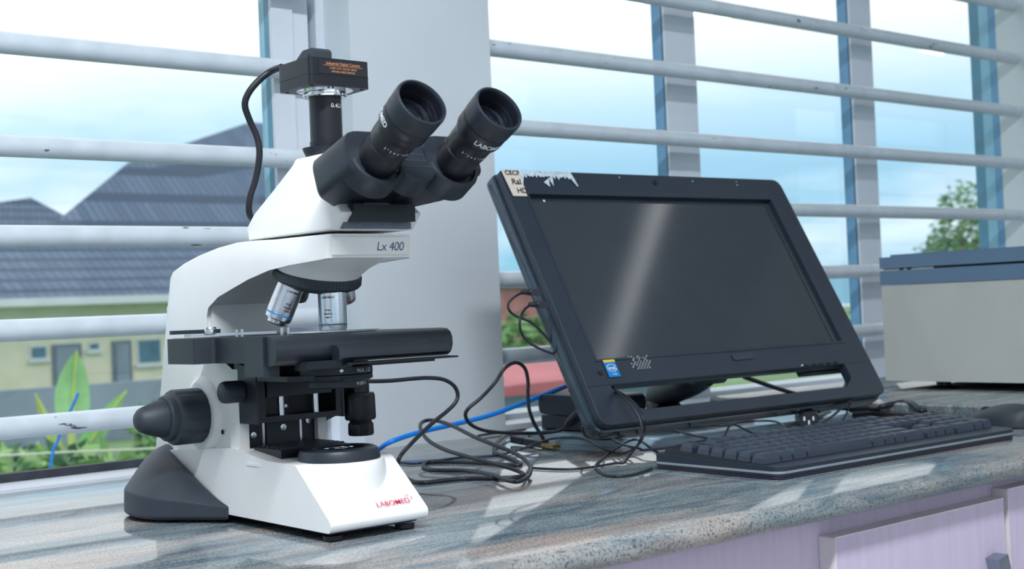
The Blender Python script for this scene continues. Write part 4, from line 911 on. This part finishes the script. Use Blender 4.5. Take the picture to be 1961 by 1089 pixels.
# plugs
a_, b_2 = Vector((1.1694, 1.295, .0262)), Vector((1.1666, 1.25, .0549)); ax = b_2 - a_
cpart(c_B, 'barrel_plug', lathe(BM(), [(.0030, -.004), (.0062, .004), (.0072, .010), (.0075, .030), (.0066, .031), (.0066, .034), (.0075, .035), (.0075, .050), (.005, .054)], a_, ax, 24), M_RUB, smooth=35)
for c_, p, q in ((c_USB1, (1.0352, 1.2155, .2033), (1.0560, 1.198, .2015)), (c_USB2, (1.0377, 1.2055, .1880), (1.0575, 1.186, .1862))):
    p, q = Vector(p), Vector(q); d_ = (q - p); Mq = frame_to(p, d_)
    cpart(c_, 'strain_relief', lathe(BM(), [(.0022, -.003), (.0034, 0), (.0028, .002), (.0038, .003), (.0031, .005), (.0042, .006), (.0035, .008), (.0046, .009), (.0046, .011)], M=Mq, seg=20), M_RUB, smooth=25)
    cpart(c_, 'plug_body', box(BM(), -.0070, .0070, -.0042, .0042, .010, .0225, Mq), M_RUB, bevel=.0012)
p, q = Vector((1.150, 1.400, .0075)), Vector((1.1182, 1.2598, .0065)); Mq = frame_to(p, q - p); Lq = (q - p).length
cpart(c_A, 'plug_body', box(BM(), -.0060, .0060, -.0045, .0045, .062, Lq - .032, Mq), M_RUB, bevel=.0015)
bm = BM()
for k in range(7): box(bm, -.0066 + k * .0004, .0066 - k * .0004, -.0046, .0046, .058 - k * .006, .0615 - k * .006, Mq)
cpart(c_A, 'strain_relief', bm, M_RUB)
cpart(c_A, 'plug_shell', box(BM(), -.0058, .0058, -.0024, .0024, Lq - .033, Lq, Mq), M_GOLD, bevel=.0004)
p, q = Vector((1.520, 1.195, .016)), Vector((1.4461, 1.1155, .018)); Mq = frame_to(p, q - p); Lq = (q - p).length
pb = cpart(c_PW1, 'plug_body', prism(BM(), rpoly([(-.013, -.009), (.013, -.009), (.013, .006), (.008, .0105), (-.008, .0105), (-.013, .006)], .002, 3), Lq - .035, Lq, 'z', Mq), M_RUB, bevel=.001)
for a, b in ((-.006, .001), (.006, .001), (0, -.004)):
    cpart(c_PW1, 'socket_slot', box(BM(), a - .0012, a + .0012, b - .0028, b + .0028, Lq - .0005, Lq + .0004, Mq), M_PRINT)
cpart(c_PW1, 'plug_neck', tube(BM(), [Mq @ Vector((0, 0, Lq - .034)), Mq @ Vector((0, 0, Lq - .06)), Mq @ Vector((.004, .004, .01)), Vector((1.565, 1.20, .022)), Vector((1.572, 1.188, .014)), Vector((1.575, 1.1844, .0115))], .0045, 12, 5), M_RUB, smooth=60)

# ------------------------------------------------------------------ outside
def far(x, y, z, k): return Vector((x * k, y * k, .185 + (z - .185) * k))
GZ = -2.7
struct('ground', box(BM(), -80, 260, 2.2, 300, GZ - .2, GZ), M_GRASS)
def leafball(bm, c, rx, ry, rz, n, size, rng, flat=.5):
    for _ in range(n):
        while True:
            p = Vector((rng.uniform(-1, 1), rng.uniform(-1, 1), rng.uniform(-1, 1)))
            if .25 < p.length < 1: break
        q = Vector((c[0] + p.x * rx, c[1] + p.y * ry, c[2] + p.z * rz))
        d = Vector((rng.gauss(0, 1), rng.gauss(0, 1), rng.gauss(0, .6))).normalized(); w = d.cross(Vector((rng.gauss(0, 1), rng.gauss(0, 1), rng.gauss(0, 1)))).normalized()
        s = size * rng.uniform(.6, 1.3)
        bm.faces.new([bm.verts.new(v) for v in (q - d * s, q + w * s * .38, q + d * s, q - w * s * .38)])
rng = random.Random(11)
def shrub(name, lab, x, y, top, rx, n, size, m, cat='shrub', group='shrubs below the windows', crown=None, stem=.03):
    t = empty(name, (x, y, GZ)); tag(t, lab, cat, group)
    h = top - GZ; cr_ = crown or h * .5
    bm = BM(); leafball(bm, (0, 0, h - cr_), rx, rx, cr_, n, size, rng); obj('foliage', bm, m, t)
    bm = BM()
    for k in range(3): tube(bm, [(0, 0, 0), (rng.uniform(-.1, .1), 0, h * .3), (rng.uniform(-.4, .4) * rx, rng.uniform(-.4, .4) * rx, h * .75)], stem, 6, 3, lambda t_: stem * (1 - .7 * t_))
    obj('stem', bm, M_STEM, t); return t

def solid(bm, top, dz):
    lo = [Vector(p) - Vector((0, 0, dz)) for p in top]
    return loft(bm, [lo, [Vector(p) for p in top]])
hs = empty('house', (24, 41, GZ)); tag(hs, 'cream bungalow with a dark slate roof and pale gutter beyond the left window', 'house')
def hp(name, bm, m, par=None): 
    o = obj(name, bm, m, par or hs); o.data.transform(Matrix.Translation((-24, -41, -GZ))); return o
hw = hp('house_wall', box(BM(), 6, 31, 41, 48, GZ, 1.0), M_CREAM)
hp('gutter', box(BM(), 5.5, 31.5, 39.7, 40.0, .84, 1.08), M_HWHITE)
hp('soffit', box(BM(), 5.5, 31.5, 40.0, 41, .82, .90), M_CREAM)
rf1 = hp('roof', solid(BM(), [(5, 39.8, 1.08), (32, 39.8, 1.08), (34, 46.4, 3.75), (8, 46.4, 3.75)], .14), M_ROOF)
hp('upper_roof', solid(BM(), [(17.3, 46.0, 3.6), (35, 46.0, 3.6), (40, 54, 9.2), (29.9, 54, 9.2), (22.2, 50, 6.6)], .2), M_ROOF)
for a, b, z0, z1, dm in ((14.76, 15.30, -.80, -.37, 0), (15.45, 16.40, -2.4, -.37, 1), (16.62, 17.0, -.62, -.35, 0), (17.40, 18.06, -2.4, -.35, 1), (18.25, 19.1, -1.16, -.32, 0)):
    w_ = hp('door' if dm else 'window', box(BM(), a, b, 40.93, 41.0, z0, z1), M_HDOOR if dm else M_HWHITE)
    if not dm: hp('pane', box(BM(), a + .06, b - .06, 40.90, 40.94, z0 + .06, z1 - .06), M_HGLASS, w_)
    else: hp('door_panel', box(BM(), a + .12, b - .12, 40.88, 40.94, z0 + .1, z1 - .1), M_CONC, w_)
    if not dm: hp('window_sill', box(BM(), a - .08, b + .08, 40.85, 41.0, z0 - .10, z0), M_HWHITE, w_)
hb = empty('house', (24, 70, GZ)); tag(hb, 'farther house with a grey hipped roof at the left edge of the window', 'house')
o = obj('roof', loft(BM(), [[Vector(p) for p in ((8, 69, 4.0), (31, 69, 4.0), (31, 80, 4.0), (8, 80, 4.0))], [Vector(p) for p in ((20, 73, 6.2), (26.3, 72, 7.3), (26.4, 74, 7.3), (20, 75, 6.2))]]), M_ROOF, hb); o.data.transform(Matrix.Translation((-24, -70, -GZ)))
o = obj('house_wall', box(BM(), 10, 30, 70, 79, GZ, 4.0), M_CREAM, hb); o.data.transform(Matrix.Translation((-24, -70, -GZ)))
gw = obj('garden_wall', box(BM(), 4, 30, 32, 32.3, GZ, -1.28), M_CONC); tag(gw, 'low grey garden wall in front of the cream bungalow', 'wall')
# banana plant
bp = empty('banana_plant', (4.68, 12, GZ)); tag(bp, 'young banana plant with one broad upright leaf outside the left window', 'plant')
def bleaf(base, tip, w, bend, m=M_BAN):
    base, tip = Vector(base), Vector(tip); d = tip - base; s = d.cross(Vector((0, 1, 0))).normalized(); bm = BM(); Rr = []
    n = 12
    V_ = []
    for i in range(n + 1):
        t = i / n; c = base + d * t + Vector((0, bend * math.sin(t * 3), 0)); ww = w * math.sin(math.pi * (.04 + .96 * t) ** .8) ** .7 + .004
        V_.append([bm.verts.new(c - s * ww + Vector((0, .06 * ww, 0))), bm.verts.new(c), bm.verts.new(c + s * ww + Vector((0, .06 * ww, 0)))])
    for a, b in zip(V_, V_[1:]):
        for k in range(2): bm.faces.new((a[k], a[k + 1], b[k + 1], b[k]))
    lf_ = obj('leaf', bm, m, bp, smooth=60)
    obj('midrib', tube(BM(), [base, base + d * .5 + Vector((0, bend - .01, 0)), tip], .012, 6, 4), M_RIB, lf_)
z0 = -GZ
bleaf((.02, 0, z0 - .80), (.08, 0, z0 - .05), .165, .05); bleaf((-.02, .1, z0 - 1.1), (-.30, .05, z0 - .42), .05, .02, M_RIB); bleaf((0, .1, z0 - 1.2), (.55, 0, z0 - .45), .10, .05)
bleaf((0, .1, z0 - 1.6), (-.35, -.1, z0 - .85), .15, .05); bleaf((0, 0, z0 - 1.5), (.04, -.1, z0 - .90), .10, .02)
obj('stalk', tube(BM(), [(0, 0, 0), (.02, 0, 1.0), (0, 0, z0 - .7)], .06, 10, 3, lambda t: .09 - .06 * t), M_RIB, bp, smooth=60)
rs = obj('rope', tube(BM(), [Vector(p) - Vector((1.17, 3, -2.7)) for p in ((1.02, 3.3, -2.7), (1.05, 3.1, -1.0), (1.1116, 3.0, -.19), (1.1360, 3.0, -.080), (1.160, 3.0, -.03), (1.19, 3.0, .03))], .0035, 6, 4), M_BLUE, None, loc=(1.17, 3, -2.7)); tag(rs, 'thin blue rope hanging outside the left window in front of the shrubs', 'rope')
tag(obj('clothes_line', tube(BM(), [Vector(p) - Vector((1.3, 4, -.19)) for p in ((.2, 4, -.165), (1.3, 4, -.188), (2.2, 4, -.235), (3.4, 4, -.25))], .0035, 6, 4), M_CREAM, None, loc=(1.3, 4, -.19)), 'thin pale line strung across the garden outside the left window', 'line')
sp = [(1.62, 4.9, -.40, .36, 0), (2.02, 5.75, -.42, .44, 1), (2.72, 6.5, -.42, .46, 2), (2.45, 7.75, -.56, .5, 0), (3.35, 8.6, -.60, .6, 1), (3.6, 10.5, -.75, .7, 2), (5.25, 11.3, -.50, .42, 0), (4.4, 13.6, -.85, .8, 1)]
nm = ['low mid-green bush nearest the left window frame corner', 'dark green bush right below the left window bars', 'pale green bush left of the microscope column', 'mid-green bush behind the pale one below the left window', 'deep green bush farther back below the banana leaf', 'pale green bush beside the banana plant stalk', 'bright leafy bush right of the banana leaf', 'deep green bush in front of the low garden wall']
for (x, y, tp, rx, k), lb in zip(sp, nm): shrub('garden_shrub', lb, x, y, tp, rx, 900, .09, (M_LEAF, M_LEAF2, M_LEAF3)[k], crown=.9)
shrub('garden_shrub', 'leafy green bush seen between the pier and the computer', 13.6, 16, .12, 1.3, 1500, .16, M_LEAF, crown=1.2)
shrub('garden_shrub', 'pale green bush farther right behind the tilted computer', 17.2, 17, -.1, 1.4, 1200, .16, M_LEAF3, crown=1.2)
shrub('garden_tree', 'loose leafy tree at the far right of the window', 33.2, 20, 3.2, 1.0, 1500, .13, M_LEAF, 'tree', 'garden trees', crown=2.2, stem=.12)
shrub('garden_tree', 'lower bushy tree behind the right window jamb', 35.8, 22, 2.0, 1.6, 1500, .16, M_LEAF2, 'tree', 'garden trees', crown=2.0, stem=.12)
shrub('garden_tree', 'short tree just left of the beige device behind the glass', 29.5, 20, .4, 1.2, 1200, .16, M_LEAF2, 'tree', 'garden trees', crown=1.6, stem=.12)
bb = empty('brick_building', (20.9, 25, GZ)); tag(bb, 'reddish brick building beyond the green bush behind the pier', 'building')
obj('brick_wall', box(BM(), -1.6, 1.5, 0, 4, 0, .70 - GZ), M_BRICK, bb); obj('roof', box(BM(), -1.8, 1.7, -.2, 4.2, .70 - GZ, .78 - GZ), M_HWHITE, bb)
sd = empty('red_shed', (7.3, 8.6, GZ)); tag(sd, 'low shed with a red sloping roof and pale edge behind the computer', 'shed')
obj('roof', loft(BM(), [[Vector(p) for p in ((-1.2, -.6, 2.19), (1.6, -.6, 2.19), (1.6, .8, 2.36), (-1.2, .8, 2.36))], [Vector(p) for p in ((-1.2, -.6, 2.27), (1.6, -.6, 2.29), (1.6, .8, 2.46), (-1.2, .8, 2.42))]]), M_REDROOF, sd)
obj('roof_edge', loft(BM(), [[Vector(p) for p in ((-1.2, .8, 2.40), (1.6, .8, 2.44), (1.6, .9, 2.44), (-1.2, .9, 2.40))], [Vector(p) for p in ((-1.2, .8, 2.44), (1.6, .8, 2.50), (1.6, .9, 2.50), (-1.2, .9, 2.44))]]), M_HWHITE, sd)
obj('shed_wall', box(BM(), -1.1, 1.5, -.4, .7, 0, 2.2), M_CONC, sd)
# hazy hills on the horizon
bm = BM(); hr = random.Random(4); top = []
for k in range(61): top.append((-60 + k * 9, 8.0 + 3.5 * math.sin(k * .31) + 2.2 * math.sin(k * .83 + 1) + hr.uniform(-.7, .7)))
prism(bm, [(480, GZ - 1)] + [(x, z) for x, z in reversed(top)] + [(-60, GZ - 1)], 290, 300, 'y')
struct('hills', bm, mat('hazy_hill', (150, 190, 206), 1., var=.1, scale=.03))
